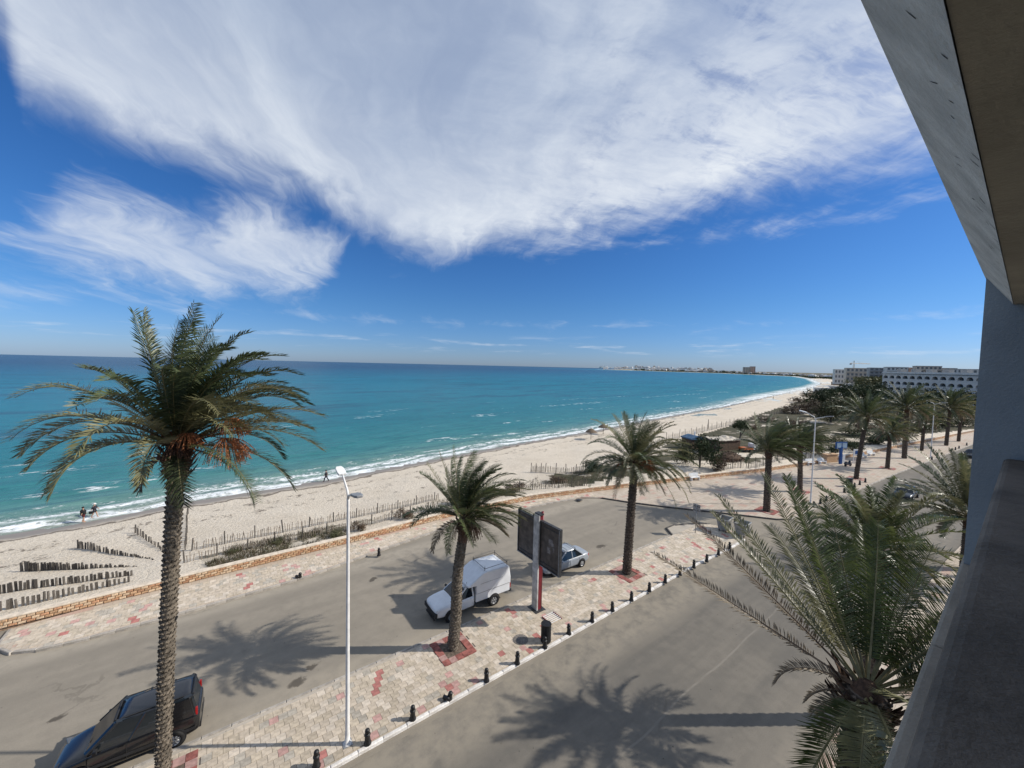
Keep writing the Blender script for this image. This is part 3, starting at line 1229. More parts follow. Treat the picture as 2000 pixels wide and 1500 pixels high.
def palm(name, label, base, heart, meshes, r0, r1, rows, per, bark, group=None, stubs=40, stub_r=.34, rot=0.0, sc_=1.0, boot=.05, seed=0, stub_len=.35, lean=None, head=.9):
    base, heart = Vector(base), Vector(heart)
    t = thing(name, label, 'palm tree', base, 0, group)
    h = heart - base
    npt = 9
    pts = []
    for i in range(npt):
        s = i / (npt - 1)
        q = Vector((h.x * (s ** 1.25), h.y * (s ** 1.25), h.z * s))
        if lean:
            q += Vector((lean[0] * math.sin(s * 2.6 * PI), lean[1] * math.sin(s * 2.2 * PI), 0))
        pts.append(q)
    link('trunk', trunk_mesh(pts, r0, r1, rows, per, bark, seed, boot), t)
    if stubs:
        o = link('cut_stubs', stub_ring(-head, .12, r1 * 1.0, stub_r, stubs, stub_len, m_fibre if seed % 2 else m_bark_dark, seed), t)
        o.location = h
        mb = MB().lathe([(r1 * .95, -head - .1), (stub_r * .95, -head * .55), (stub_r * .9, -.1), (.12, .25)], 12)
        fb = mb.build('crown_base', m_fibre, t, True)
        fb.location = h
    for k, me in enumerate(meshes):
        o = link('frond', me, t)
        o.location = h
        o.rotation_euler = (0, 0, rot + (((k * 37 + seed * 11) % 7) - 3) * .02)
        o.scale = (sc_, sc_, sc_)
    return t, h


# --- the tall palm with dates, left, shaped leaf by leaf
YA = 13.15
baseA = W(-2.0, 17.8, KZ)
heartA = PY(347, 872, YA)
F = []


def fa(azd, eld, L, droop, kind='g', nl=72, w=(.30, 0, 0), ll=.58, seed=None, **kw):
    F.append(frond_mesh(rad(azd), rad(eld), L, droop, w, nl, ll, .038, kind, (seed or len(F)) + 500, r0=.032, **kw))
    if eld > 30 and seed is None and kind != 'd' and not 140 < azd < 240:
        for j in (1, 2):
            fa(azd + R_.uniform(-22, 22), eld + R_.uniform(-10, 8), L * R_.uniform(.82, 1.0), droop * R_.uniform(.8, 1.15), kind, nl, w, ll, len(F) + 40 * j, **kw)


# azimuth 0 = to the right of the photograph, 90 = away, 180 = left, 270 = towards the lens
fa(150, 88, 4.9, .35)
fa(60, 84, 4.7, .9)
fa(300, 82, 4.6, .8)
fa(20, 78, 4.6, 1.2)
fa(215, 76, 4.5, .45)
fa(170, 70, 4.8, .1, w=(.05, 0, 0))
fa(185, 74, 4.4, .2, w=(.12, 0, 0))
fa(120, 72, 4.4, .8)
fa(330, 70, 4.6, 1.35)
fa(350, 66, 4.8, 1.5)
fa(40, 68, 4.7, 1.5)
fa(10, 60, 4.9, 1.55)
fa(290, 64, 4.2, 1.5)
fa(75, 60, 4.3, 1.6)
fa(0, 52, 4.7, 1.5, 'y')
fa(320, 50, 4.5, 1.7, 'y')
fa(35, 48, 4.6, 1.7)
fa(345, 40, 4.6, 1.5, 'y')
fa(15, 34, 4.8, 1.15, 'y')
fa(5, 22, 4.9, 1.3, 'y')
fa(340, 12, 4.3, 1.9, 'g')
fa(20, 4, 4.1, 2.0, 'g')
fa(355, -4, 3.4, 2.3, 'g')
fa(178, 42, 5.9, 1.45, 'y', w=(-.16, 0, 0))
fa(195, 34, 5.0, 1.75, 'y', w=(-.12, 0, 0))
fa(192, 16, 4.6, 2.5, 'y', w=(-.08, 0, 0))
fa(232, 26, 3.4, 2.9, 'y', w=(0, 0, 0))
fa(250, 44, 3.9, 2.3, 'y', w=(0, 0, 0))
fa(265, 60, 4.0, 1.6)
fa(100, 40, 4.0, 1.9)
fa(135, 36, 4.2, 1.9)
fa(310, -14, 2.4, 2.2, 'g')
fa(285, 30, 3.0, 2.6, 'y')
fa(55, 20, 3.6, 2.2)
fa(240, -30, 1.5, 1.6, 'd', nl=40)
fa(300, -40, 1.4, 1.4, 'd', nl=40)
palmA, hA = palm('date_palm', 'tallest palm at left with orange date clusters, beside the black van', baseA, heartA, F, .19, .22, 72, 10, m_bark, stubs=64, stub_r=.38, boot=.055, seed=3, stub_len=.42, head=1.15)
for k, (az, out, z, n, L, mm) in enumerate(((355, 1.75, .35, 130, 1.15, m_date), (330, .75, .55, 90, .7, m_date), (200, .6, .75, 50, .6, m_date), (15, 1.55, .95, 100, .9, m_date),
                                            (300, .42, .2, 60, .8, m_date_dk), (250, .4, .25, 60, .8, m_date_dk), (160, .5, .45, 40, .6, m_date_dk))):
    a = rad(az)
    o = link('date_cluster', date_cluster(40 + k, L, n, mm, .5), palmA)
    e = Vector((math.cos(a) * out, math.sin(a) * out, z))
    o.location = hA + e
    st = MB().tube([(0, 0, .1), e * .5 + Vector((0, 0, .28)), e], [.03, .024, .018], 5).build('date_stalk', m_date, palmA)
    st.location = hA

# --- second palm (windswept) and third palm with the drooping skirt
WIND = (.62, .05, .02)
setB = crown_set(62, 3.3, 2, WIND, 74, .46, .034, 86, -2, 3, droop=1.0, olive=.12, blow=.62)
setB += [frond_mesh(rad(168), rad(50), 3.5, .15, (.12, 0, 0), 62, .3, .02, 'y', 901), frond_mesh(rad(175), rad(66), 3.7, .1, (.1, 0, 0), 62, .3, .02, 'y', 902),
         frond_mesh(rad(185), rad(32), 2.9, 2.4, (-.1, 0, 0), 50, .3, .018, 'd', 903), frond_mesh(rad(350), rad(28), 3.9, 1.2, (.2, 0, 0), 60, .4, .022, 'g', 904),
         frond_mesh(rad(150), rad(74), 3.8, .1, (.1, 0, 0), 62, .3, .02, 'g', 905)]
pB, hB = palm('date_palm', 'windswept palm rising from the red tree pit beside the white pickup', W(9.7, 17.9, KZ), PY(907, 1012, 20.3), setB, .30, .24, 44, 11, m_bark, stubs=40, stub_r=.40, boot=.03, seed=4, stub_len=.34, lean=(.05, .03), head=.95)
for k, az in enumerate((20, 100, 190, 250, 300, 340)):
    o = link('date_cluster', date_cluster(80 + k, 1.15, 34, m_date_dk, .28), pB)
    o.location = hB + Vector((math.cos(rad(az)) * .36, math.sin(rad(az)) * .36, -.1))

setC = crown_set(66, 3.8, 5, (.24, .02, 0), 66, .52, .042, 84, -14, 2, droop=1.2, olive=.4, blow=.3)
setC += [frond_mesh(rad(a), rad(e), l, 2.1, (.05, 0, 0), 52, .46, .03, k, 950 + i) for i, (a, e, l, k) in enumerate(
    ((182, 22, 4.2, 'y'), (200, 12, 4.3, 'y'), (170, 30, 4.4, 'g'), (345, 8, 4.6, 'y'), (330, 0, 4.6, 'y'), (2, 14, 4.8, 'y'), (310, -6, 4.2, 'y'), (225, 0, 3.8, 'd')))]
pC, hC = palm('date_palm', 'palm with long drooping skirt on the pavement right of the double billboard', W(24.0, 17.3, KZ), PY(1240, 905, 28.6), setC, .30, .26, 40, 11, m_bark_dark, stubs=30, stub_r=.36, boot=.055, seed=5, head=.8)
for k, az in enumerate((310, 350, 190)):
    o = link('date_cluster', date_cluster(90 + k, 1.0, 60, m_date, .4), pC)
    o.location = hC + Vector((math.cos(rad(az)) * .9, math.sin(rad(az)) * .9, .3))

# --- palms along the promenade share two kinds of crown
WG = 'palms along the promenade'
setD = crown_set(66, 3.6, 7, (.75, .05, .04), 48, .52, .056, 86, 0, 3, droop=1.0, olive=.1, blow=.6)
setE = crown_set(52, 3.7, 9, (.34, .03, .02), 38, .54, .075, 84, -20, 5, droop=1.2, olive=.25, blow=.3)
pal = [((1497, 998), (1502, 882), setD, .33, 1.05, 'windswept palm with a thick trunk nearest the corner of the promenade', m_bark_dark, 'D'),
       ((1562, 960), (1563, 872), setD, .29, .95, 'windswept palm just left of the double-headed lamp on the promenade', m_bark_dark, 'E'),
       ((1672, 935), (1693, 815), setE, .28, 1.1, 'leaning palm with a dry brown skirt behind the promenade litter bin', m_bark_dark, 'F'),
       ((1733, 915), (1739, 846), setE, .28, .9, 'short palm with a flat green crown right of the leaning palm', m_bark_dark, 'G'),
       ((1766, 895), (1771, 797), setE, .36, 1.3, 'tall broad palm standing behind the short palm on the promenade', m_bark_dark, 'H'),
       ((1800, 880), (1806, 822), setE, .27, 1.0, 'slim palm left of the farther promenade lamp', m_bark_dark, 'I'),
       ((1848, 870), (1856, 798), setE, .32, 1.35, 'tall palm right of the farther promenade lamp', m_bark_dark, 'J'),
       ((1872, 862), (1878, 806), setE, .30, 1.2, 'last palm of the promenade row beside the balcony column', m_bark_dark, 'K')]
for i, (b, hh, st, r, s, lab, bk, nm) in enumerate(pal):
    bp = P(*b, KZ)
    palm('date_palm', lab, bp, PY(*hh, bp.y), st, r, r * .85, 26, 9, bk, WG, stubs=20, stub_r=r * 1.25, rot=(i % 3 - 1) * .35, sc_=s, boot=.04, seed=10 + i, head=.7)

# --- palms on the building's side of the road
setL = []


def fl(azd, eld, L, droop, kind='l', nl=86, ll=.54, lw=.029, w=(-.02, .05, .02), **kw):
    setL.append(frond_mesh(rad(azd), rad(eld), L, droop, w, nl, ll, lw, kind, 700 + len(setL), r0=.034, jit=.55, **kw))


def pic(p, *a, **k):
    """p: 180 = to the left of the photograph, 90 = away, 0 = right, 270 = towards the lens"""
    fl(p - 48, *a, **k)


pic(177, 10, 5.3, .06, 'd', ll=.36, lw=.034, nl=90, sparse=.05)
pic(166, 27, 5.1, .10, 'd', ll=.36, lw=.034, nl=90, sparse=.05)
pic(158, 40, 4.9, .12, 'y', ll=.38, lw=.032)
pic(172, 42, 4.4, .12, 'y', ll=.36, lw=.032)
pic(148, 54, 4.9, .15, 'y', ll=.40)
pic(140, 60, 4.7, .2, 'y', ll=.42)
pic(152, 66, 4.5, .2)
pic(124, 62, 4.1, .2)
pic(92, 66, 3.6, .3)
pic(72, 58, 3.7, .35)
pic(58, 62, 3.5, .4)
pic(50, 52, 4.0, .5)
pic(36, 48, 4.3, .6)
pic(48, 36, 4.5, .7)
pic(30, 42, 4.0, .7)
pic(22, 56, 3.8, .6)
pic(14, 46, 3.4, .8)
pic(60, 28, 4.2, .9, 'y')
pic(100, 46, 4.3, .6)
pic(112, 34, 4.1, .8, 'y')
pic(132, 40, 4.2, .6, 'y')
pic(120, 20, 3.6, 1.0, 'y')
pic(42, 18, 3.6, 1.1, 'y')
pic(24, 26, 3.2, 1.1, 'y')
pic(8, 34, 2.8, 1.1)
pic(276, 4, 2.8, 1.9, 'y')
pic(290, 14, 2.6, 1.8, 'y')
pic(310, 40, 2.2, 1.6, 'y')
pic(258, -8, 2.6, 1.5)
pic(284, -14, 2.6, 1.4, 'y')
pic(188, 14, 1.9, 2.6, 'd', nl=50, ll=.30)
pic(178, -22, 1.3, 1.6, 'd', nl=36, ll=.26)
pic(205, -30, 1.2, 1.2, 'd', nl=36, ll=.26)
pic(192, -45, 1.2, .8, 'd', nl=36, ll=.26)
pic(230, -35, 1.4, .9, 'd', nl=36, ll=.26)
heartL = PY(1693, 1352, 8.1)
bL = Vector((heartL.x - .2, heartL.y - .1, KZ))
palmL, hL = palm('date_palm', 'lush green palm close below the balcony with dry brown outer fronds', bL, heartL, setL, .34, .34, 46, 12, m_bark_dark, stubs=46, stub_r=.40, boot=.07, seed=21, stub_len=.5)
setN = crown_set(52, 3.1, 31, (.1, .1, 0), 66, .48, .046, 82, -10, 3, lush=True, droop=1.0)
palm('date_palm', 'green palm half hidden behind the lush palm at the edge of the main road', W(23, 3.6, KZ), W(23.05, 3.65, 7.6), setN, .30, .27, 26, 10, m_bark_dark, stubs=24, boot=.05, seed=22)
setM = crown_set(60, 5.3, 33, (-.05, .05, 0), 80, .55, .06, 82, 0, 3, droop=.75, olive=.55)
hM = PY(1893, 1010, 30.0)
palm('date_palm', 'grey-green palm partly hidden by the balcony column above the driving black car', (hM.x, hM.y, KZ), hM, setM, .30, .27, 26, 10, m_bark_dark, stubs=24, boot=.05, seed=23)


# ------------------------------------------------------------------ street furniture
# double-headed street lamps
def lamp_post(loc, label, H=10.0, full=True):
    t = thing('street_lamp', label, 'street lamp', loc, ROAD, 'double-headed lamps along the road')
    MB().lathe([(.16, 0), (.16, .04), (.10, .06), (.095, .5), (.085, .55), (.055, H - .1), (.06, H)], 12).build('pole', m_pole_white, t, True)
    MB().box((0, 0, .015), (.36, .36, .03)).build('base_plate', m_steel, t)
    # local y = seaward
    for sg, up in ((1, .62), (-1, .34)):
        MB().tube([(0, 0, H - .05), (0, sg * .12, H + .22 * up * 2), (0, sg * .75, H + up), (0, sg * .95, H + up + .10)], [.045, .042, .036, .034], 8).build('arm', m_pole_white, t, True)
        hd = MB()
        prof = [(-.15, 0), (.15, 0), (.17, .2), (.16, .55), (.10, .72), (-.10, .72), (-.16, .55), (-.17, .2)]
        hd.prism(prof, -.045, .045)
        o = hd.build('lamp_head', m_white if sg > 0 else m_steel, t)
        bevel(o, .02)
        o.location = (0, sg * .92, H + up + .10)
        o.rotation_euler = (rad(12 if sg > 0 else 8), 0, 0 if sg > 0 else PI)
        ln = MB().prism([(-.11, .2), (.11, .2), (.09, .6), (-.09, .6)], -.055, -.044).build('lens', m_lamp_lens, o)
    return t


lamp_post(W(3.75, 15.62, KZ), 'tall white double-headed lamp on the tiled pavement right of the date palm', 10.05)
lamp_post(W(54.7, 14.55, KZ), 'white double-headed lamp on the promenade beside the bollards', 10.0)
lamp_post(W(105.2, 10.3, KZ), 'farther white double-headed lamp at the end of the promenade', 10.0)

# bollards
bol_prof = [(.15, 0), (.155, .05), (.12, .10), (.105, .30), (.10, .36), (.125, .38), (.125, .42), (.085, .44), (.075, .47), (.095, .50), (.10, .55), (.085, .60), (.045, .63), (.01, .64)]
bol_me = MB().lathe(bol_prof, 12).mesh('bollard', m_black_iron, True)
bpx = [(618, 1498), (718, 1453), (806, 1405), (950, 1330), (1010, 1296), (1064, 1265), (1111, 1238), (1156, 1214), (1196, 1193), (1233, 1173), (1268, 1155), (1299, 1138), (1328, 1123), (1355, 1109),
       (1380, 1097), (1403, 1084), (1425, 1072)]
fpx = [(1561, 1002), (1575, 996), (1589, 990), (1602, 984), (1614, 978), (1626, 972), (1649, 962), (1659, 957), (1669, 952), (1679, 947), (1690, 942), (1820, 898), (1830, 894), (1839, 890), (1858, 882), (1866, 879), (1873, 876), (1888, 870)]
NUM = 'first second third fourth fifth sixth seventh eighth ninth tenth eleventh twelfth thirteenth fourteenth fifteenth sixteenth seventeenth eighteenth'.split()
for i, q in enumerate(bpx):
    o = link('bollard', bol_me)
    o.location = P(*q, KZ)
    o.rotation_euler = (R_.uniform(-.03, .03), R_.uniform(-.03, .03), R_.uniform(0, 6))
    o.scale = (1, 1, R_.uniform(.94, 1.04))
    lab = {0: 'black bollard at the bottom edge of the photo nearest the viewer', 1: 'black bollard beside the foot of the tall white lamp', 5: 'black bollard just in front of the litter bin'}.get(
        i, 'black bollard on the white kerb, %s along the row from the near end' % NUM[i])
    tag(o, lab, 'bollard', 'black bollards along the white kerb')
for i, q in enumerate(fpx):
    o = link('bollard', bol_me)
    o.location = P(*q, KZ)
    o.rotation_euler = (R_.uniform(-.03, .03), R_.uniform(-.03, .03), R_.uniform(0, 6))
    o.scale = (1.05, 1.05, R_.uniform(.98, 1.08))
    tag(o, 'black bollard on the promenade kerb, %s from the corner' % NUM[i], 'bollard', 'black bollards along the promenade kerb')
# the broken ones
for q, lab, g in (((877, 1365), 'broken black bollard stump tipped over on the white kerb', .5), ((585, 1128), 'knocked-over bollard stump on the kerb below the stone wall', .45)):
    t = thing('broken_bollard', lab, 'bollard', P(*q, KZ), .6)
    MB().lathe(bol_prof[:5] + [(.05, .40)], 12).build('base', m_black_iron, t, True).rotation_euler = (.25, .1, 0)
    k = MB().lathe([(.10, 0), (.09, .18), (.10, .2), (.07, .3), (.02, .33)], 10).build('knob', m_black_iron, t, True)
    k.location = (-.2, .12, .1)
    k.rotation_euler = (1.4, .2, .4)
o = link('bollard', bol_me)
o.location = P(740, 1085, KZ)
tag(o, 'lone black bollard on the kerb of the beach-side pavement', 'bollard')

# litter bins
def litter_bin(loc, label, H=1.0, r=.26, slats=18):
    t = thing('litter_bin', label, 'litter bin', loc, 0)
    MB().lathe([(r - .05, .06), (r - .05, H - .06)], 16).build('liner', m_dark_steel, t, True)
    for k in range(slats):
        a = 2 * PI * k / slats
        MB().box((r * math.cos(a), r * math.sin(a), H / 2), (.022, .07, H - .04), a).build('slat', m_plastic, t)
    for z in (.08, H - .06):
        MB().lathe([(r - .02, z - .03), (r + .025, z - .03), (r + .025, z + .03), (r - .02, z + .03)], 18).build('hoop', m_black_iron, t)
    return t


litter_bin(P(1066, 1252, KZ), 'dark slatted litter bin beside the foot of the billboard mast', 1.05, .27)
litter_bin(P(1659, 950, KZ), 'dark litter bin standing on the promenade near the leaning palm', 1.15, .34, 12)

# manhole cover
mh = MB().lathe([(.42, 0), (.42, .012)], 28).lathe([(.33, .013), (.33, .018)], 24)
o = mh.build('manhole_cover', mat('cast_iron', (.19, .17, .15), .8, .2, 8, .4))
o.location = P(1017, 1249, KZ + .022)
tag(o, 'round manhole cover in the tiles left of the litter bin', 'manhole cover')
o = MB().box((0, 0, 0), (.62, .62, .02)).box((0, 0, .012), (.46, .46, .012)).build('manhole_cover', m_dark_steel)
o.location = P(1131, 976, KZ + .02)
o.rotation_euler = (0, 0, ROAD)
tag(o, 'small square dark cover on the pavement below the stone wall', 'manhole cover')

# advertising totem with two panels
bb = thing('billboard', 'double-panel billboard on a white and red mast beside the pickup', 'billboard', W(15.55, 17.95, KZ), ROAD)
m_poster = mat('faded_poster', (.085, .068, .058), .45, .3, 1.6, detail=9)
m_mast = mat('mast_paint', (.50, .48, .45), .6, .18, 2.2, detail=8)
m_maroon = mat('red_panel', (.16, .012, .018), .45, .12, 3)
MB().box((-.03, 0, 3.05), (.10, .50, 6.1)).build('mast_face', m_mast, bb)
MB().box((.16, 0, 3.0), (.26, .44, 6.0)).build('mast', m_maroon, bb)
MB().tube([(.33, -.12, 0), (.33, -.12, 6.25)], .09, 10).build('mast_pipe', m_maroon, bb, True)
MB().box((.12, 0, .012), (.8, .9, .03)).build('base_plate', m_dark_steel, bb)
MB().box((.16, 0, 6.12), (.34, .5, .10)).build('mast_cap', m_dark_steel, bb)
for sg, xo in ((1, .13), (-1, .13)):
    fr = MB()
    y0, y1, z0, z1 = .24, 1.98, 3.0, 5.75
    for (yy, zz, ly, lz) in (((y0 + y1) / 2, z0, y1 - y0 + .1, .1), ((y0 + y1) / 2, z1, y1 - y0 + .1, .1), (y0, (z0 + z1) / 2, .1, z1 - z0 - .1), (y1, (z0 + z1) / 2, .1, z1 - z0 - .1)):
        fr.box((xo, sg * yy, zz), (.2, ly, lz))
    f_ = fr.build('panel_frame', m_dark_steel, bb)
    MB().box((xo - .11, sg * (y0 + y1) / 2, z0 - .02), (.02, y1 - y0 + .1, .05)).box((xo - .11, sg * y1, (z0 + z1) / 2), (.02, .05, z1 - z0)).build('frame_edge', m_steel, bb)
    MB().box((xo, sg * (y0 + y1) / 2, (z0 + z1) / 2), (.12, y1 - y0 - .1, z1 - z0 - .1)).build('poster', m_poster, bb)
    MB().box((xo - .07, sg * (y0 + y1) / 2, z0 + .22), (.03, y1 - y0 - .14, .1)).build('inner_bar', m_dark_steel, bb)
    MB().box((xo - .07, sg * (y0 + y1) / 2, z1 - .22), (.03, y1 - y0 - .14, .06)).build('inner_bar', m_dark_steel, bb)
MB().box((.13, .24 + .25, 5.86), (.08, .12, .16)).build('spotlight', m_plastic, bb)
MB().box((.13, 1.9, 5.86), (.10, .14, .14)).build('spotlight', m_plastic, bb)
# faded rests of paper on the right panel (nearer the road = -y)
pr = MB()
for (yy, zz, a, b) in ((-1.2, 4.75, .34, .42), (-1.05, 4.2, .28, .36), (-1.45, 4.5, .16, .5)):
    pr.box((.066, yy, zz), (.006, a, b))
pr.build('paper_scraps', mat('paper', (.22, .20, .19), .8, .3, 5), bb)
# open red frame of a footing beside the mast
pg = thing('metal_grille', 'low pale grille lying on the tiles right of the billboard mast', 'grille', P(1078, 1208, KZ), ROAD)
for k in range(6):
    MB().box((0, -.35 + k * .14, .06), (.9, .03, .04)).build('bar', m_pole_white, pg)
for x in (-.45, .45):
    MB().box((x, 0, .05), (.04, .8, .06)).build('side_bar', m_maroon, pg)

# street sign seen from behind
sg_ = thing('road_sign', 'small grey road sign on a thin pole at the tip of the pavement', 'road sign', P(1358, 1041, KZ), ROAD)
MB().tube([(0, 0, 0), (0, 0, 2.75)], .035, 8).build('pole', m_steel, sg_, True)
MB().box((.05, 0, 2.35), (.02, .68, .82)).build('sign_plate', m_steel, sg_)
MB().box((.035, 0, 2.55), (.015, .6, .05)).box((.035, 0, 2.15), (.015, .6, .05)).build('bracket', m_dark_steel, sg_)

# two dumpsters
m_galv = mat('galvanised', (.33, .33, .32), .5, .14, 4, .2, metal=.35)
for (q, rz, lab) in (((1414, 1036), .75, 'grey metal dumpster left of its twin at the pavement tip'), ((1449, 1046), .70, 'grey metal dumpster right of its twin, nearest the main road')):
    t = thing('dumpster', lab, 'dumpster', P(*q, KZ), rz, 'grey dumpsters')
    b = MB()
    lo = [(-.50, -.36, .22), (.50, -.36, .22), (.50, .36, .22), (-.50, .36, .22)]
    hi = [(-.68, -.52, 1.25), (.68, -.52, 1.25), (.68, .52, 1.25), (-.68, .52, 1.25)]
    li = [(x * .9, y * .88, 1.25) for x, y, z in hi]
    lb = [(x * .9, y * .88, .3) for x, y, z in lo]
    b.add(lo + hi + li + lb, [(3, 2, 1, 0), (12, 13, 14, 15)] + [(i, (i + 1) % 4, 4 + (i + 1) % 4, 4 + i) for i in range(4)] + [(4 + i, 4 + (i + 1) % 4, 8 + (i + 1) % 4, 8 + i) for i in range(4)] +
          [(8 + i, 8 + (i + 1) % 4, 12 + (i + 1) % 4, 12 + i) for i in range(4)])
    b.build('body', m_galv, t)
    for y in (-.535, .535):
        MB().tube([(-.70, y, 1.24), (.70, y, 1.24)], .035, 8).build('rim', m_galv, t, True)
    MB().box((-.71, 0, 1.24), (.06, 1.12, .07)).build('end_rim', m_galv, t)
    MB().box((.71, 0, 1.24), (.06, 1.12, .07)).build('end_rim', m_galv, t)
    ldd = MB().box((0, .50, 1.42), (1.34, .05, .36)).build('lid', m_plastic, t)
    ldd.rotation_euler = (0, 0, 0)
    for x in (-.4, .4):
        for k in range(3):
            MB().box((x * k * .5, -.45 - .0, .75), (.05, .05, .8), M=Matrix.Rotation(-.155, 3, 'X')).build('rib', m_galv, t) if x > 0 or k else None
        for y in (-.3, .3):
            MB().tube([(x, y - .03, .09), (x, y + .03, .09)], .09, 10).build('wheel', m_rubber, t)
            MB().box((x, y, .18), (.05, .05, .12)).build('castor', m_dark_steel, t)


# ------------------------------------------------------------------ cars
def paint(name, col, rough=.28):
    return mat(name, col, rough, .04, 2, spec=.5, coat=.6)


p_white = paint('paint_white', (.72, .73, .74))
p_silver = paint('paint_silver', (.30, .325, .35), .32)
p_black = paint('paint_black', (.008, .008, .009), .22)
p_darkblue = paint('paint_dark_blue', (.010, .014, .02), .22)


def ring(x, hw, zb, zs, zt, tw=.82):
    """body section at x: sill, shoulder and deck heights"""
    return [(x, -hw * .86, zb), (x, -hw * .97, zb + .10), (x, -hw, (zb + zs) / 2), (x, -hw * .985, zs - .03), (x, -hw * tw, zt),
            (x, hw * tw, zt), (x, hw * .985, zs - .03), (x, hw, (zb + zs) / 2), (x, hw * .97, zb + .10), (x, hw * .86, zb)]


def loft(rings, m):
    n = len(rings[0])
    mb = MB()
    vs = [p for r in rings for p in r]
    fs = []
    for i in range(len(rings) - 1):
        for k in range(n):
            k2 = (k + 1) % n
            fs.append((i * n + k, i * n + k2, (i + 1) * n + k2, (i + 1) * n + k))
    fs.append(tuple(range(n - 1, -1, -1)))
    fs.append(tuple(range((len(rings) - 1) * n, len(rings) * n)))
    return mb.add(vs, fs)


def subsurf(o, lv=2):
    fixn(o)
    o.data.polygons.foreach_set('use_smooth', [True] * len(o.data.polygons))
    s = o.modifiers.new('sub', 'SUBSURF')
    s.levels = s.render_levels = lv
    return o


def wheel(t, x, y, r, m_rim=None, spokes=7):
    sg = 1 if y > 0 else -1
    w = bpy.data.objects.new('wheel', None)
    C.objects.link(w)
    w.parent = t
    w.location = (x, y, r)
    w.rotation_euler = (-sg * PI / 2, 0, 0)
    MB().lathe([(r * .62, -.10), (r * .93, -.10), (r, -.07), (r, .07), (r * .93, .10), (r * .62, .10), (r * .62, -.10)], 28).build('tyre', m_rubber, w, True)
    rm = MB().lathe([(r * .60, .03), (r * .64, .095), (r * .58, .085), (r * .54, .05)], 24)
    for k in range(spokes):
        a = 2 * PI * k / spokes
        rm.box((math.cos(a) * r * .32, math.sin(a) * r * .32, .065), (r * .56, r * .17, .03), a)
    rm.lathe([(r * .14, .05), (r * .14, .095), (.01, .1)], 12)
    rm.build('rim', m_rim or m_alloy, w, True)
    MB().lathe([(r * .6, -.02), (r * .6, .0)], 20).build('hub_back', m_plastic, w)


def arch(t, x, y, r):
    sg = 1 if y > 0 else -1
    o = MB().lathe([(r * 1.16, -.12), (r * 1.16, .012), (r * .99, .012), (r * .99, -.06)], 28).build('wheel_arch', m_plastic, t)
    o.location = (x, y, r + .01)
    o.rotation_euler = (-sg * PI / 2, 0, 0)


def cabin(t, bot, top, zb, zt, paint_m, m_gl=None, roof_over=.03, pillars=True, mid=()):
    """glasshouse between two outlines given as (x_front, x_rear, half width)"""
    def outline(xf, xr, hw, z):
        return [(xf, -hw * .78, z), (xf - .10, -hw, z), ((xf + xr) / 2, -hw * 1.02, z), (xr + .10, -hw, z), (xr, -hw * .8, z), (xr, hw * .8, z), (xr + .10, hw, z), ((xf + xr) / 2, hw * 1.02, z), (xf - .10, hw, z), (xf, hw * .78, z)]
    b, u = outline(*bot, zb), outline(*top, zt)
    mb = MB()
    n = len(b)
    mb.add(b + u, [tuple(range(n, 2 * n))] + [(i, (i + 1) % n, n + (i + 1) % n, n + i) for i in range(n)])
    o = mb.build('windows', m_gl or m_glass, t)
    fixn(o)
    # roof skin, crowned
    xf, xr, hw = top
    rf = MB()
    nx, ny = 6, 6
    vs = []
    for i in range(nx + 1):
        for j in range(ny + 1):
            u_ = i / nx * 2 - 1
            v_ = j / ny * 2 - 1
            x = (xf + xr) / 2 + u_ * ((xf - xr) / 2 + roof_over)
            y = v_ * (hw + .015) * (1 - .10 * abs(u_) ** 4)
            vs.append((x, y, zt + .05 - .035 * u_ * u_ - .045 * v_ ** 4))
    fs = [(i * (ny + 1) + j, i * (ny + 1) + j + 1, (i + 1) * (ny + 1) + j + 1, (i + 1) * (ny + 1) + j) for i in range(nx) for j in range(ny)]
    rf.add(vs, fs)
    ro = rf.build('roof', paint_m, t, True)
    fixn(ro)
    so_ = ro.modifiers.new('sol', 'SOLIDIFY')
    so_.thickness = .05
    so_.offset = -1
    if pillars:
        for sg in (0, 1):
            idx = (1, 3) if not sg else (8, 6)
            for k in idx:
                MB().tube([b[k], u[k]], [.05, .045], 6).build('pillar', m_plastic if 'black' in paint_m.name else paint_m, t)
            for mx in mid:
                bx = bot[1] + (bot[0] - bot[1]) * mx
                tx = top[1] + (top[0] - top[1]) * mx
                yy = -1 if not sg else 1
                MB().tube([(bx, yy * bot[2] * 1.0, zb), (tx, yy * top[2] * 1.0, zt)], [.05, .05], 6).build('pillar', paint_m, t)
        for k in ((0, 9), (4, 5)):
            MB().tube([Vector(u[k[0]]), Vector(u[k[1]])], .045, 6).build('window_header', m_plastic if 'black' in paint_m.name else paint_m, t)
    return b, u


m_lamp_dark = mat('headlight_smoked', (.10, .105, .11), .12, .05, spec=.6)


def pm_name(m):
    return m.name


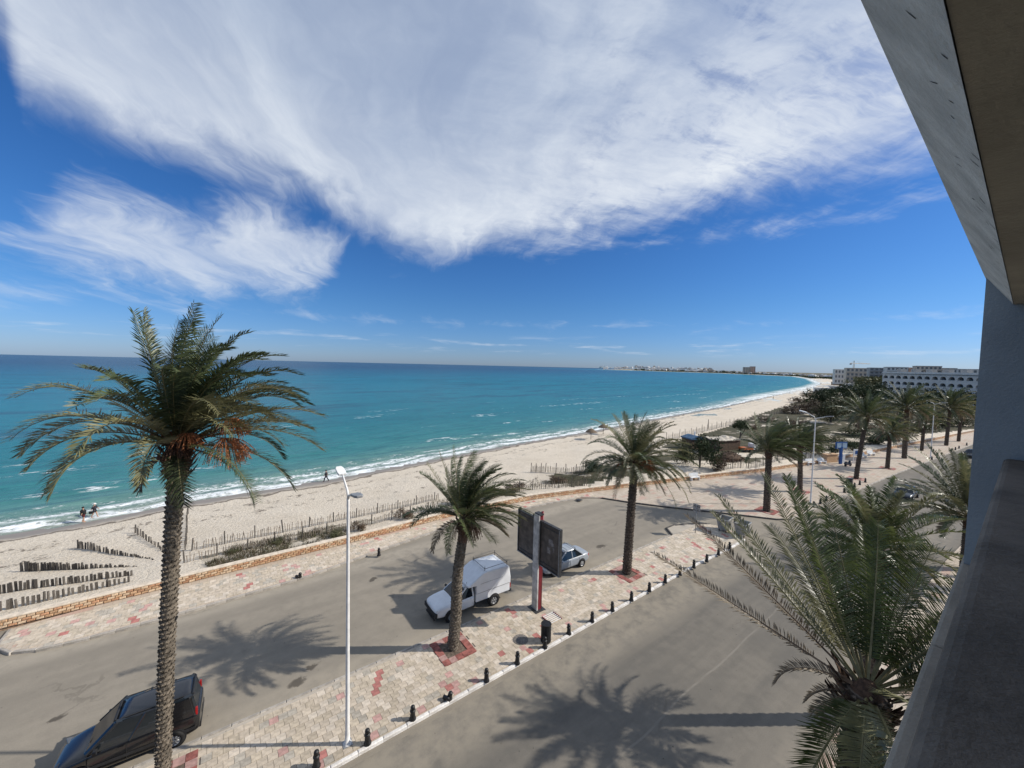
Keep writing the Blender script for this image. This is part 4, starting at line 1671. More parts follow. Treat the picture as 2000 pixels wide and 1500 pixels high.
def trim_car(t, L, hw, zs, zmid, fx, rx, paint_m, doors, plate=True, lights=True, handle_z=None):
    m_seam = m_plastic
    for y in (-1, 1):
        for dx in doors:
            MB().box((dx, y * (hw + .001), zmid), (.014, .012, zs - .34)).build('door_seam', m_seam, t)
        hz = handle_z or zs - .1
        for dx in doors[1:]:
            MB().box((dx + .16, y * (hw + .01), hz), (.16, .03, .03)).build('door_handle', paint_m, t)
    if lights:
        for y in (-1, 1):
            hl = MB().box((0, 0, 0), (.22, .36, .13)).build('headlight', m_lamp_dark if 'black' in pm_name(paint_m) or 'blue' in pm_name(paint_m) else m_lamp_lens, t)
            hl.location = (fx - .22, y * (hw - .29), zs - .25)
            hl.rotation_euler = (0, rad(-22), -y * rad(22))
            bevel(hl, .03)
            tl = MB().box((0, 0, 0), (.16, .22, .22)).build('tail_light', m_red_lens, t)
            tl.location = (rx + .17, y * (hw - .21), zs - .15)
            tl.rotation_euler = (0, 0, y * rad(16))
            bevel(tl, .02)
    MB().box((fx + .0, 0, .47), (.05, .9, .16)).build('grille', m_plastic, t)
    MB().box((fx + .01, 0, .30), (.06, 1.2, .10)).build('air_intake', m_plastic, t)
    if plate:
        MB().box((fx + .045, 0, .38), (.012, .46, .10)).build('number_plate', m_plastic, t)
        MB().box((rx - .012, 0, .62), (.012, .46, .10)).build('number_plate', m_plastic, t)


def mirrors(t, x, y, z, m):
    for sg in (-1, 1):
        o = MB().box((0, 0, 0), (.12, .20, .15)).build('mirror', m, t)
        bevel(o, .03)
        o.location = (x, sg * (y + .10), z)


def sedan(label, loc, rz, pm, rack=False, rim=None, group=None, name='parked_car'):
    t = thing(name, label, 'car', loc, rz, group)
    hw = .87
    rings = [ring(2.20, .55, .30, .55, .58, .85), ring(2.10, .76, .22, .66, .68), ring(1.75, .85, .19, .74, .80), ring(1.0, .87, .19, .86, .92), ring(.4, .87, .19, .90, .95), ring(-.8, .87, .19, .92, .96),
             ring(-1.45, .87, .20, .93, .98), ring(-1.95, .84, .22, .91, .97), ring(-2.18, .76, .28, .86, .92), ring(-2.26, .62, .36, .78, .80, .9)]
    subsurf(loft(rings, pm).build('body', pm, t))
    cabin(t, (1.05, -1.62, .80), (.22, -.95, .60), .90, 1.42, pm, mid=(.46,))
    for x in (1.36, -1.32):
        for y in (-1, 1):
            arch(t, x, y * .865, .31)
            wheel(t, x, y * .825, .31, rim)
    trim_car(t, 4.4, hw, .86, .58, 2.17, -2.25, pm, (.95, -.12, -1.05))
    mirrors(t, .72, .84, .96, pm)
    MB().box((-2.0, 0, .985), (.5, 1.1, .006)).build('boot_seam', m_plastic, t) if False else None
    if rack:
        for x in (.0, -.65):
            MB().tube([(x, -.56, 1.47), (x, -.50, 1.55), (x, .50, 1.55), (x, .56, 1.47)], .014, 6).build('roof_bar', m_dark_steel, t)
    return t


def van(label, loc, rz, pm):
    t = thing('parked_van', label, 'van', loc, rz)
    hw = .90
    rings = [ring(2.12, .58, .30, .62, .66, .85), ring(2.02, .78, .22, .74, .78), ring(1.7, .86, .19, .86, .92), ring(1.2, .89, .19, .98, 1.04), ring(.5, .90, .19, 1.02, 1.06), ring(-1.3, .90, .19, 1.06, 1.10),
             ring(-1.85, .89, .20, 1.06, 1.10), ring(-2.06, .84, .28, 1.04, 1.08), ring(-2.12, .74, .34, .98, 1.0, .9)]
    subsurf(loft(rings, pm).build('body', pm, t))
    cabin(t, (1.22, -2.04, .84), (.42, -1.86, .70), 1.0, 1.74, pm, roof_over=.02, mid=(.62, .30))
    # closed rear quarter
    for y in (-1, 1):
        q = MB().add([(-1.05, y * .872, 1.04), (-1.98, y * .862, 1.04), (-1.84, y * .735, 1.70), (-.95, y * .745, 1.70)], [(0, 1, 2, 3)]).build('rear_quarter', pm, t)
        fixn(q)
        s_ = q.modifiers.new('sol', 'SOLIDIFY')
        s_.thickness = .03
        s_.offset = 0
        MB().tube([(.2, y * .60, 1.79), (-1.6, y * .60, 1.79)], .018, 6).build('roof_rail', m_plastic, t)
    for x in (1.32, -1.30):
        for y in (-1, 1):
            arch(t, x, y * .895, .33)
            wheel(t, x, y * .862, .33, m_alloy, 9)
    trim_car(t, 4.3, hw, 1.0, .62, 2.1, -2.12, pm, (1.1, .05, -1.0))
    for y in (-1, 1):
        MB().box((-2.0, y * .80, 1.14), (.07, .10, .28)).build('tail_light', m_red_lens, t)
        MB().box((0, y * .902, .52), (3.9, .02, .10)).build('side_moulding', m_plastic, t)
    MB().box((-2.07, 0, .42), (.10, 1.4, .20)).build('rear_bumper', m_plastic, t)
    mirrors(t, .86, .88, 1.12, m_plastic)
    MB().tube([(1.14, .3, 1.085), (.92, -.35, 1.20)], .012, 5).build('wiper', m_plastic, t)
    return t


def pickup(label, loc, rz):
    pm = p_white
    t = thing('pickup_truck', label, 'pickup', loc, rz)
    hw = .90
    rings = [ring(2.60, .62, .42, .84, .88, .85), ring(2.52, .80, .36, .92, .96), ring(2.2, .88, .34, 1.0, 1.06), ring(1.4, .90, .34, 1.08, 1.13), ring(.9, .90, .34, 1.10, 1.14), ring(.05, .90, .36, 1.10, 1.14), ring(-.02, .88, .38, 1.08, 1.12, .9)]
    subsurf(loft(rings, pm).build('body', pm, t))
    cabin(t, (1.42, .0, .83), (.62, .04, .68), 1.08, 1.66, pm, roof_over=.03)
    # bed with the tall box on it
    bed = MB()
    prof = [(-.06, .62), (-2.62, .62), (-2.64, 1.15), (-.06, 1.15)]
    bed.prism(prof, -.90, .90, axis='y')
    o = bed.build('bed', pm, t)
    fixn(o)
    bevel(o, .03)
    bx = MB()
    prof = [(-.08, 1.12), (-2.66, 1.12), (-2.70, 1.5), (-2.58, 2.22), (-2.42, 2.34), (-.75, 2.40), (-.5, 2.34), (.50, 1.80), (.52, 1.73), (-.08, 1.70)]
    secs = []
    for y, s in ((-.92, .94), (-.90, .985), (-.80, 1.0), (.80, 1.0), (.90, .985), (.92, .94)):
        cx_, cz_ = -1.3, 1.5
        secs.append([(cx_ + (x - cx_) * (s if z > 1.2 else 1), y, cz_ + (z - cz_) * (s if z > 1.2 else 1)) for x, z in prof])
    o = loft(secs, pm).build('cargo_box', pm, t)
    fixn(o)
    bevel(o, .03, 2)
    for y in (-1, 1):
        MB().box((-1.35, y * .912, 1.16), (2.5, .02, .03)).build('box_seam', m_steel, t)
        MB().box((-1.2, y * .925, 1.72), (1.7, .012, .012)).build('box_seam', m_steel, t)
    MB().box((-2.70, 0, 1.66), (.03, .02, 1.0)).build('door_seam', m_steel, t)
    MB().box((-2.68, 0, .95), (.05, 1.5, .42)).build('tailgate', pm, t)
    MB().box((-2.74, 0, .55), (.12, 1.7, .14)).build('rear_bumper', m_dark_steel, t)
    rk = MB()
    for a, b in (((-.75, -.76), (-2.45, -.76)), ((-.75, .76), (-2.45, .76)), ((-.75, -.76), (-.75, .76)), ((-2.45, -.76), (-2.45, .76))):
        rk.tube([(a[0], a[1], 2.52), (b[0], b[1], 2.52)], .016, 6)
    for x in (-.75, -2.45):
        for y in (-.76, .76):
            rk.tube([(x, y, 2.30), (x, y, 2.66)], .018, 6)
    rk.build('roof_rack', m_dark_steel, t)
    for x in (1.62, -1.40):
        for y in (-1, 1):
            arch(t, x, y * .90, .36)
            wheel(t, x, y * .862, .36, m_steel, 6)
    MB().box((-1.0, 0, .48), (3.0, .8, .16)).build('chassis', m_dark_steel, t)
    trim_car(t, 5.2, hw, 1.06, .72, 2.58, -2.66, pm, (1.12, .06), handle_z=.98)
    MB().box((2.56, 0, .62), (.12, 1.66, .24)).build('front_bumper', m_plastic, t)
    for y in (-1, 1):
        MB().box((-2.66, y * .84, .98), (.06, .12, .34)).build('tail_light', m_red_lens, t)
    mirrors(t, 1.10, .90, 1.16, m_plastic)
    MB().tube([(.9, .72, 1.14), (.55, .80, 2.1)], .012, 5).build('aerial', m_steel, t)
    return t


pickup('white pickup with a tall white cargo box and black roof rack', W(12.35, 20.85, .006), ROAD + PI - .03)
sedan('silver saloon parked behind the billboard with roof bars', W(20.75, 20.95, .006), ROAD + PI - .05, p_silver, True)
van('glossy black van at the bottom left, partly behind the date palm trunk', W(-3.1, 20.45, .006), ROAD + PI - .04, p_black)
sedan('black car driving towards the viewer on the main road', W(69.0, 8.6, .004), ROAD + PI - .05, p_darkblue, name='driving_car')
q = P(1893, 893, 0)
sedan('dark car far along the road, half hidden by the balcony column', (q.x + .5, q.y, .004), ROAD + PI - .2, p_darkblue, name='driving_car')


# ------------------------------------------------------------------ the balcony this is seen from
bld = thing('apartment_building', 'pale concrete building with the shaded balcony along the right edge', 'building', (0, 0, 0), ROAD)
m_conc = mat('balcony_ledge', (.30, .265, .215), .9, .10, 2.2, .35, 30, detail=8)
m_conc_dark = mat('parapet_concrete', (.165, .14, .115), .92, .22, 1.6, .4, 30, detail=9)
m_wallpaint = mat('painted_render', (.30, .33, .345), .85, .05, 1.5, .25, 40)
m_soffit = mat('beam_render', (.50, .50, .46), .88, .13, 3.5, .35, 30, detail=9)
m_ceil = mat('ceiling_render', (.35, .325, .26), .9, .10, 1.5, .25, 30)
# local frame: x along the facade, y out to sea
MB().box((-1.0, -8.4, 11.0), (22.0, 11.8, 22.0)).build('wall', m_wallpaint, bld)  # unseen body of the building, sized to keep sun off the balcony
z0 = EYE - 1.71
led = MB()
for (xa, xb) in ((-8, 1.02), (1.03, 3.6), (3.61, 5.83)):
    led.box(((xa + xb) / 2, -1.1035, z0 - .15), (xb - xa, 2.797, .30))
o = led.build('ledge', m_conc, bld)
bevel(o, .02)
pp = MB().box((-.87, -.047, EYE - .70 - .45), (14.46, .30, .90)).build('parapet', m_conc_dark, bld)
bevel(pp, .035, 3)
MB().box((5.6, .077, (z0 + EYE + 1.2) / 2 + .0), (.40, .40, EYE + 1.2 - z0 - .004)).build('column', m_wallpaint, bld)
prof = [(-2.5, EYE + .625), (.116, EYE + .625), (.116, EYE + .66), (-2.5, EYE + .66)]
MB().prism(prof, -8, 9.0, axis='x').build('ceiling', m_ceil, bld)  # carried on unseen past the column to keep the parapet end shaded
prof = [(.118, EYE + .622), (.29, EYE + .90), (.29, EYE + 1.5), (-2.5, EYE + 1.5), (-2.5, EYE + .664), (.118, EYE + .664)]
MB().prism(prof, -8, 5.86, axis='x').build('beam', m_soffit, bld)
m_chip = mat('chipped_concrete', (.045, .042, .038), .95, .3, 20)
for k in range(46):
    xa = .7 + 4.6 * (k / 46) ** .8 + R_.uniform(-.05, .05)
    u = R_.random() ** 2 * .35
    L = R_.uniform(.008, .05)
    y_, z_ = .118 + .172 * u, EYE + .622 + .278 * u
    nx = Vector((0, .275, -.172)).normalized()
    d1 = Vector((R_.uniform(-.5, .5), .172, .278)).normalized()
    d2 = nx.cross(d1)
    c = Vector((xa, y_, z_)) + nx * .0006
    w = R_.uniform(.0015, .005)
    MB().add([c - d2 * w, c + d2 * w * .6, c + d1 * L * .6 + d2 * w, c + d1 * L, c + d1 * L * .5 - d2 * w * .8, c - d2 * w - nx * .004], [(0, 1, 2, 3, 4)]).build('chip', m_chip, bld)
for zz in (3.2, 6.6, 10.0):
    MB().box((-2.5, -1.2, zz), (16.4, 2.6, .25)).build('slab', m_wallpaint, bld)


# ------------------------------------------------------------------ things on the beach
def PG(x, y):
    z = -1.0
    for _ in range(6):
        p = P(x, y, z)
        z = land_z(p.x, p.y)
    return Vector((p.x, p.y, z))


plank_me = [MB().box((0, 0, .35), (.15, .05, 1.3)).add([], []).mesh('plank', m_grey_wood),
            MB().box((0, 0, .33), (.12, .06, 1.26)).mesh('plank', m_grey_wood), MB().tube([(0, 0, -.28), (.01, 0, .4), (-.01, .01, 1.0)], [.075, .07, .06], 7).mesh('plank', m_grey_wood)]


def palisade(p0, p1, n, h0, h1, label, gap=.0):
    a, b = PG(*p0), PG(*p1)
    t = thing('windbreak_fence', label, 'fence', (0, 0, 0), 0, 'plank windbreaks on the sand')
    ang = math.atan2(b.y - a.y, b.x - a.x)
    for k in range(n):
        s = k / (n - 1)
        q = a.lerp(b, s)
        h = h0 + (h1 - h0) * s
        o = link('plank', R_.choice(plank_me), t)
        o.location = (q.x + R_.uniform(-.03, .03), q.y + R_.uniform(-.03, .03), land_z(q.x, q.y) + h - 1.0 + R_.uniform(-.12, .06))
        o.rotation_euler = (R_.uniform(-.06, .06), R_.uniform(-.06, .06), ang + R_.uniform(-.15, .15))


palisade((40, 1116), (272, 1106), 54, .86, .06, 'long dark plank row pointing level across the sand at left')
palisade((152, 1071), (300, 1093), 38, .80, .10, 'middle dark plank row of the fan, slanting down to the right')
palisade((265, 1041), (318, 1076), 17, .80, .30, 'short steep plank row of the fan, left of the palm trunk')
palisade((366, 1004), (362, 1074), 22, .85, .8, 'plank row running away from the viewer just right of the palm trunk')
palisade((-25, 1165), (256, 1124), 38, .75, .42, 'upper of the two spaced plank rows nearest the stone wall')
palisade((-20, 1198), (250, 1137), 29, .72, .45, 'lower spaced plank row directly behind the stone wall')

picket_me = [MB().box((0, 0, .45), (.055, .03, 1.3)).mesh('picket', m_picket), MB().box((0, 0, .40), (.06, .03, 1.3), M=Matrix.Rotation(.06, 3, 'Y')).mesh('picket', m_picket),
             MB().box((0, 0, .5), (.05, .03, 1.3), M=Matrix.Rotation(-.05, 3, 'Y')).mesh('picket', m_picket)]
post_me = MB().tube([(0, 0, -.4), (0, 0, 1.45)], .055, 7).mesh('post', m_grey_wood)


def picket_fence(pix, step, label, post_every=9, limit=300, h=1.0, group='leaning picket fences on the dunes'):
    pts = [PG(*p) for p in pix]
    st = along_poly([(p.x, p.y) for p in pts], step)
    t = thing('picket_fence', label, 'fence', (0, 0, 0), 0, group)
    wires = [MB(), MB()]
    prev = None
    for k, (q, a) in enumerate(st[:limit]):
        z = land_z(q.x, q.y)
        if k % post_every == 0:
            o = link('post', post_me, t)
            o.location = (q.x, q.y, z)
            o.scale = (1, 1, h * R_.uniform(.9, 1.15))
            o.rotation_euler = (R_.uniform(-.08, .08), R_.uniform(-.08, .08), 0)
        elif R_.random() < .95:
            o = link('picket', R_.choice(picket_me), t)
            o.location = (q.x + R_.uniform(-.03, .03), q.y + R_.uniform(-.03, .03), z + R_.uniform(-.2, .02))
            o.scale = (1, 1, h)
            o.rotation_euler = (R_.uniform(-.10, .10), R_.uniform(-.10, .10), a)
        if prev is not None:
            for w_, zz in zip(wires, (.3, .75)):
                w_.tube([(prev[0].x, prev[0].y, prev[1] + zz * h), (q.x, q.y, z + zz * h)], .008, 3, cap=False)
        prev = (q, z)
    for w_ in wires:
        if w_.v:
            w_.build('wire', m_grey_wood, t)


picket_fence(((372, 1076), (470, 1056), (600, 1030), (700, 1010), (860, 975)), .19, 'far picket fence crossing the sand right of the palm trunk', 12, h=.78)
picket_fence(((357, 1100), (480, 1074), (600, 1050), (700, 1029), (852, 994)), .19, 'near picket fence just behind the stone wall right of the palm trunk', 11, h=.72)
picket_fence(((1036, 922), (1064, 923)), .14, 'short dark fence panel leaning on the open sand', 6, h=1.0)
picket_fence(((1064, 922), (1110, 926), (1175, 915)), .2, 'broken picket fence between the leaning panel and the third palm', h=1.0)
picket_fence(((935, 972), (1030, 958), (1150, 948)), .30, 'sparse post fence behind the stone wall below the bare dune', 6, h=.9)
picket_fence(((1300, 862), (1380, 842), (1440, 828), (1530, 806)), .45, 'dark picket fence along the top of the beach beyond the huts', 8, h=1.35)
picket_fence(((1395, 921), (1500, 908), (1592, 893)), .30, 'grey picket fence behind the stone wall near the two corner palms', 7, h=1.15)
o = link('post', post_me)
o.location = PG(1383, 838)
o.scale = (1.6, 1.6, 2.0)
tag(o, 'tall lone wooden post standing beside the huts', 'post')

# straw parasols
m_straw = mat('straw', (.17, .125, .085), .95, .3, 7, .9, 40)
for (q, lab) in (((1154, 858), 'straw beach parasol nearer the viewer, left of the third palm'), ((1178, 848), 'straw beach parasol farther along, touching the third palm')):
    b = PG(*q)
    t = thing('straw_parasol', lab, 'parasol', b, 0, 'straw parasols on the beach')
    MB().tube([(0, 0, -.2), (0, 0, 2.3)], .06, 7).build('pole', m_grey_wood, t)
    mb = MB().lathe([(1.35, 1.85), (1.25, 2.0), (.7, 2.4), (.1, 2.75)], 14)
    for k in range(40):
        a = k * 2 * PI / 40
        mb.add([(1.34 * math.cos(a - .06), 1.34 * math.sin(a - .06), 1.87), (1.34 * math.cos(a + .06), 1.34 * math.sin(a + .06), 1.87), (1.5 * math.cos(a), 1.5 * math.sin(a), 1.62 + R_.uniform(-.08, .08))], [(0, 1, 2)])
    mb.build('thatch', m_straw, t)


# people
m_skin = mat('skin', (.42, .25, .17), .6, .05, 4)
m_cloth_black = mat('cloth_black', (.015, .015, .017), .9, .2, 9)
m_cloth_dark = mat('cloth_dark', (.03, .03, .04), .9, .2, 9)
m_cloth_red = mat('cloth_red', (.10, .012, .02), .9, .2, 9)
m_cloth_white = mat('cloth_white', (.7, .68, .65), .9, .1, 9)
m_hair = mat('hair', (.02, .015, .012), .8, .2, 20)


def person(loc, rz, label, stride=.0, shirt=m_cloth_black, pants=m_cloth_dark, hat=None, hgt=1.7, stout=1.0, bare_legs=False, bag=False, arms=(.25, -.25)):
    t = thing('person', label, 'person', loc, rz)
    s = hgt / 1.7
    J = {'pel': (0, 0, .92), 'waist': (0, 0, 1.08), 'chest': (0, 0, 1.30), 'neck': (0, 0, 1.46), 'head': (.015, 0, 1.58), 'top': (.01, 0, 1.68)}
    Rr = {'pel': .13, 'waist': .12, 'chest': .13, 'neck': .055, 'head': .09, 'top': .07}
    E = [('pel', 'waist'), ('waist', 'chest'), ('chest', 'neck'), ('neck', 'head'), ('head', 'top')]
    for i, sg in enumerate((1, -1)):
        st = stride * sg
        n = 'l' if sg > 0 else 'r'
        J.update({n + 'hip': (0, sg * .10, .88), n + 'kn': (st * .22 + .03, sg * .10, .50), n + 'an': (st * .42 - (.06 if st < 0 else 0), sg * .10, .09 + (.06 if st < 0 else 0)), n + 'to': (st * .42 + .16, sg * .11, .04 + (.02 if st < 0 else 0)),
                  n + 'sh': (0, sg * .19, 1.38), n + 'el': (arms[i] * .5, sg * .24, 1.12), n + 'ha': (arms[i] + .06, sg * .25, .88)})
        Rr.update({n + 'hip': .10, n + 'kn': .065, n + 'an': .045, n + 'to': .04, n + 'sh': .06, n + 'el': .045, n + 'ha': .035})
        E += [('pel', n + 'hip'), (n + 'hip', n + 'kn'), (n + 'kn', n + 'an'), (n + 'an', n + 'to'), ('chest', n + 'sh'), (n + 'sh', n + 'el'), (n + 'el', n + 'ha')]
    ks_ = list(J)
    me = bpy.data.meshes.new('body')
    me.from_pydata([tuple(c * s for c in J[k]) for k in ks_], [(ks_.index(a), ks_.index(b)) for a, b in E], [])
    me.materials.append(m_skin)
    o = link('body', me, t)
    md = o.modifiers.new('skin', 'SKIN')
    for k, sv in zip(ks_, me.skin_vertices[0].data):
        r = Rr[k] * s * (stout if k in ('pel', 'waist', 'chest') else 1)
        sv.radius = (r, r)
        sv.use_root = k == 'pel'
    md.use_smooth_shade = True
    sb = o.modifiers.new('sub', 'SUBSURF')
    sb.levels = sb.render_levels = 1

    def jj(*names):
        return [Vector(J[n]) * s for n in names]
    sh = MB()
    sh.tube(jj('pel', 'waist', 'chest', 'neck'), [.165 * s * stout, .16 * s * stout, .175 * s * stout, .07 * s], 10)
    for n in 'lr':
        sh.tube(jj(n + 'sh', n + 'el'), [.085 * s, .062 * s], 8)
        sh.tube([Vector(J['chest']) * s, Vector(J[n + 'sh']) * s], [.14 * s, .08 * s], 8)
    sh.build('shirt', shirt, t, True)
    pt = MB()
    for n in 'lr':
        if bare_legs:
            a, b = jj(n + 'hip', n + 'kn')
            pt.tube([Vector(J['pel']) * s, a, a.lerp(b, .55)], [.15 * s * stout, .125 * s, .10 * s], 8)
        else:
            pt.tube([Vector(J['pel']) * s] + jj(n + 'hip', n + 'kn', n + 'an'), [.15 * s * stout, .12 * s, .085 * s, .07 * s], 8)
    pt.build('trousers', pants, t, True)
    hd = Vector(J['head']) * s
    hr = MB().lathe([(.10 * s, 0), (.115 * s, .06 * s), (.09 * s, .12 * s), (.02 * s, .15 * s)], 10, (hd.x - .015, hd.y, hd.z)).build('hair', m_hair, t, True)
    if hat:
        MB().lathe([(.20 * s, .05 * s), (.11 * s, .06 * s), (.11 * s, .14 * s), (.02, .17 * s)], 12, tuple(hd)).build('hat', hat, t)
    if bag:
        h = Vector(J['rha']) * s
        MB().box((h.x, h.y, h.z - .16), (.30, .14, .26)).build('bag', m_cloth_black, t)
    return t


person(PG(163, 1021), rad(60), 'stout person in a black top with bare legs standing at the waterline', .12, m_cloth_black, m_cloth_red, stout=1.35, bare_legs=True, hgt=1.72)
person(PG(185, 1011), rad(20), 'person in a white hat carrying a dark bag beside the stout bather', .5, m_cloth_dark, m_cloth_dark, hat=m_cloth_white, bag=True, hgt=1.6, bare_legs=True)
person(PG(637, 941), rad(195), 'lone walker in dark clothes striding along the waterline above the lamp', .7, m_cloth_dark, m_cloth_dark, hgt=1.75)
person(PG(1510, 780), rad(200), 'tiny distant person on the wet sand beyond the corner palms', .4, m_cloth_dark, m_cloth_black)
person(PG(1584, 766), rad(20), 'tiniest distant person far along the curving beach', .4, m_cloth_black, m_cloth_dark)


# ------------------------------------------------------------------ bushes and trees
def leafmat(name, c1, c2):
    return mat(name, c1, .75, .15, 1.2, col2=c2, objvar=.22, trans=.12, spec=.2)


m_bush = [leafmat('leaf_dark', (.052, .070, .030), (.022, .033, .016)), leafmat('leaf_olive', (.105, .105, .05), (.05, .052, .026)), leafmat('leaf_brown', (.12, .085, .055), (.06, .042, .028))]
m_twig = mat('twig', (.10, .08, .06), .9, .2, 5)


def clump_mesh(seed, n, leaf, m, flat=1.0):
    """leafy crown about 2 wide and 1 to 1.3 high, made of lobes of small leaves"""
    r = random.Random(seed)
    lobes = [(Vector((r.uniform(-.6, .6), r.uniform(-.6, .6), r.uniform(.25, .85) * flat)), r.uniform(.28, .5)) for _ in range(9)]
    mb = MB()
    for _ in range(n):
        c, rr = r.choice(lobes)
        d = Vector((r.gauss(0, 1), r.gauss(0, 1), r.gauss(0, 1))).normalized()
        p = c + d * rr * r.uniform(.55, 1.08)
        if p.z < .02:
            p.z = r.uniform(.02, .2)
        a = Vector((r.gauss(0, 1), r.gauss(0, 1), r.gauss(0, .6))).normalized()
        b = a.cross(d + Vector((.01, .02, .03))).normalized()
        s = leaf * r.uniform(.6, 1.4)
        mb.add([p - a * s, p + b * s * .5, p + a * s, p - b * s * .5], [(0, 1, 2, 3)])
    return mb.mesh('foliage', m)


clumps = [[clump_mesh(100 * k + j, 1500, .055, m_bush[k]) for j in range(3)] for k in range(3)]
stem_me = MB().tube([(0, 0, -.3), (.05, .03, .35), (.0, .08, .6)], [.05, .035, .02], 5).tube([(0, 0, 0), (-.25, .1, .5)], [.035, .015], 5).tube([(0, 0, .1), (.2, -.2, .55)], [.03, .012], 5).mesh('stem', m_twig)


def bush(q, wpx, hpx, kind, label, group=None, name='bush', cat='bush', base=None):
    b = base or PG(*q)
    D = math.hypot(b.x, b.y) * math.cos(math.atan2(b.x, b.y))
    t = thing(name, label, cat, b, R_.uniform(0, 6), group)
    w, h = wpx / FPX * D / 2, hpx / FPX * D
    o = link('foliage', clumps[kind][R_.randrange(3)], t)
    o.scale = (w * .9, w * .9, h * .85)
    o2 = link('stem', stem_me, t)
    o2.scale = (w * .8, w * .8, h * .8)
    return t


bush((1366, 914), 80, 66, 0, 'large dark bush in front of the huts behind the wall')
bush((1338, 905), 52, 46, 1, 'olive bush half behind the drooping palm')
bush((1402, 918), 46, 30, 2, 'brownish low bush right of the large dark bush')
bush((1155, 922), 62, 26, 0, 'dark low bush on the dune left of the third palm')
bush((1090, 940), 50, 13, 2, 'dry brown scrub patch on the bare dune')
bush((955, 968), 66, 24, 1, 'grey-green scrub behind the wall left of the bare dune')
bush((1005, 958), 54, 18, 2, 'low dry scrub right of the grey-green scrub')
bush((893, 985), 46, 24, 1, 'olive scrub behind the windswept palm crown')
bush((655, 1048), 44, 14, 1, 'small green weed clump in the near picket fence')
bush((540, 1062), 40, 10, 1, 'low green weeds between the two picket fences')
bush((455, 1080), 36, 9, 1, 'pale weeds at the left end of the picket fences')
bush((700, 1035), 40, 18, 2, 'dry brown weeds behind the tall lamp pole')
bush((790, 1012), 50, 20, 2, 'dry brush against the wall below the windswept palm')
# small tree with a bare leaning trunk
b = PG(1442, 868)
t = thing('small_tree', 'small dark tree with a bare forked trunk behind the huts', 'tree', b)
MB().tube([(0, 0, -.3), (.4, .1, 1.8), (.5, .2, 3.0), (.2, .2, 4.2)], [.16, .13, .10, .06], 7).tube([(.4, .1, 1.8), (1.3, .1, 3.2), (1.7, .1, 4.2)], [.10, .07, .04], 6).build('trunk', m_twig, t)
for (dx, dz, s) in ((-.3, 3.0, 1.9), (1.2, 3.2, 1.6), (.3, 4.0, 1.7)):
    o = link('foliage', clumps[0][R_.randrange(3)], t)
    o.location = (dx, R_.uniform(-.5, .5), dz)
    o.scale = (s, s, s * 1.0)
SHR = {}


def shrub_place(x, y):
    # what it grows beside, then how it lies to its fellows there
    pl = ('behind the two corner palms' if x < 1570 else 'by the promenade lamp' if x < 1612 else 'left of the leaning palm' if x < 1672 else 'right of the leaning palm' if x < 1766 else
          'behind the farther promenade lamp' if x < 1830 else 'beside the balcony column')
    dp = 'close to the stone wall' if y > 845 else 'halfway to the beach' if y > 810 else 'in the dark thicket' if y > 780 else 'near the beach club'
    n = SHR[(pl, dp)] = SHR.get((pl, dp), 0) + 1
    return dp + ', ' + pl + ('' if n == 1 else ', %s' % NUM[n - 1])


BW = ('dark', 'olive', 'brown')
for (x, y, w, h, kd) in ((1605, 796, 50, 30, 0), (1632, 792, 52, 34, 0), (1660, 790, 56, 36, 0), (1694, 790, 60, 38, 0), (1722, 795, 50, 32, 0), (1575, 806, 44, 24, 2), (1548, 808, 40, 18, 2), (1600, 815, 48, 22, 2),
                         (1648, 812, 60, 36, 1), (1622, 826, 60, 38, 1), (1678, 822, 54, 40, 1), (1712, 815, 50, 34, 1), (1745, 805, 50, 30, 0), (1780, 800, 54, 30, 0), (1815, 798, 54, 34, 0), (1850, 798, 52, 34, 0), (1885, 800, 50, 36, 0),
                         (1588, 856, 50, 14, 1), (1625, 862, 54, 12, 1), (1560, 868, 40, 12, 0), (1660, 850, 56, 14, 1), (1700, 868, 60, 22, 0), (1735, 858, 50, 18, 0), (1665, 880, 52, 18, 0), (1625, 888, 50, 16, 0), (1585, 884, 40, 12, 0),
                         (1770, 850, 50, 18, 1), (1800, 842, 50, 18, 1), (1840, 836, 46, 18, 1), (1880, 832, 44, 20, 1), (1530, 848, 44, 10, 1), (1500, 860, 40, 9, 2), (1555, 832, 46, 12, 2), (1500, 824, 40, 10, 2), (1470, 838, 36, 10, 2),
                         (1690, 842, 44, 16, 2), (1760, 828, 50, 18, 2), (1820, 822, 44, 14, 1), (1530, 878, 34, 9, 1), (1478, 880, 30, 7, 1), (1585, 776, 40, 12, 2), (1560, 786, 36, 10, 2), (1618, 772, 36, 12, 0), (1715, 775, 40, 14, 0), (1750, 776, 44, 16, 0),
                         (1790, 775, 40, 14, 0), (1690, 768, 30, 10, 0), (1640, 766, 30, 9, 0)):
    bush((x, y), w * 1.25, h * 1.25, kd, '%s %s shrub, %s' % ('large' if h > 29 else 'low' if h < 13 else 'medium', BW[kd], shrub_place(x, y)), 'shrubs behind the promenade', name='shrub', cat='shrub')

# ------------------------------------------------------------------ huts, boards and other small things behind the wall
m_reed = mat('reed_wall', (.115, .075, .05), .95, .3, 5, .8, 20, stretch=(6, 6, 1))
m_blue = mat('blue_tarp', (.05, .11, .19), .6, .2, 2, .4)
m_board_blue = mat('board_blue', (.01, .075, .26), .5, .08, 2)
m_palesheet = mat('pale_sheet', (.50, .44, .36), .9, .2, 2, .8, 6)

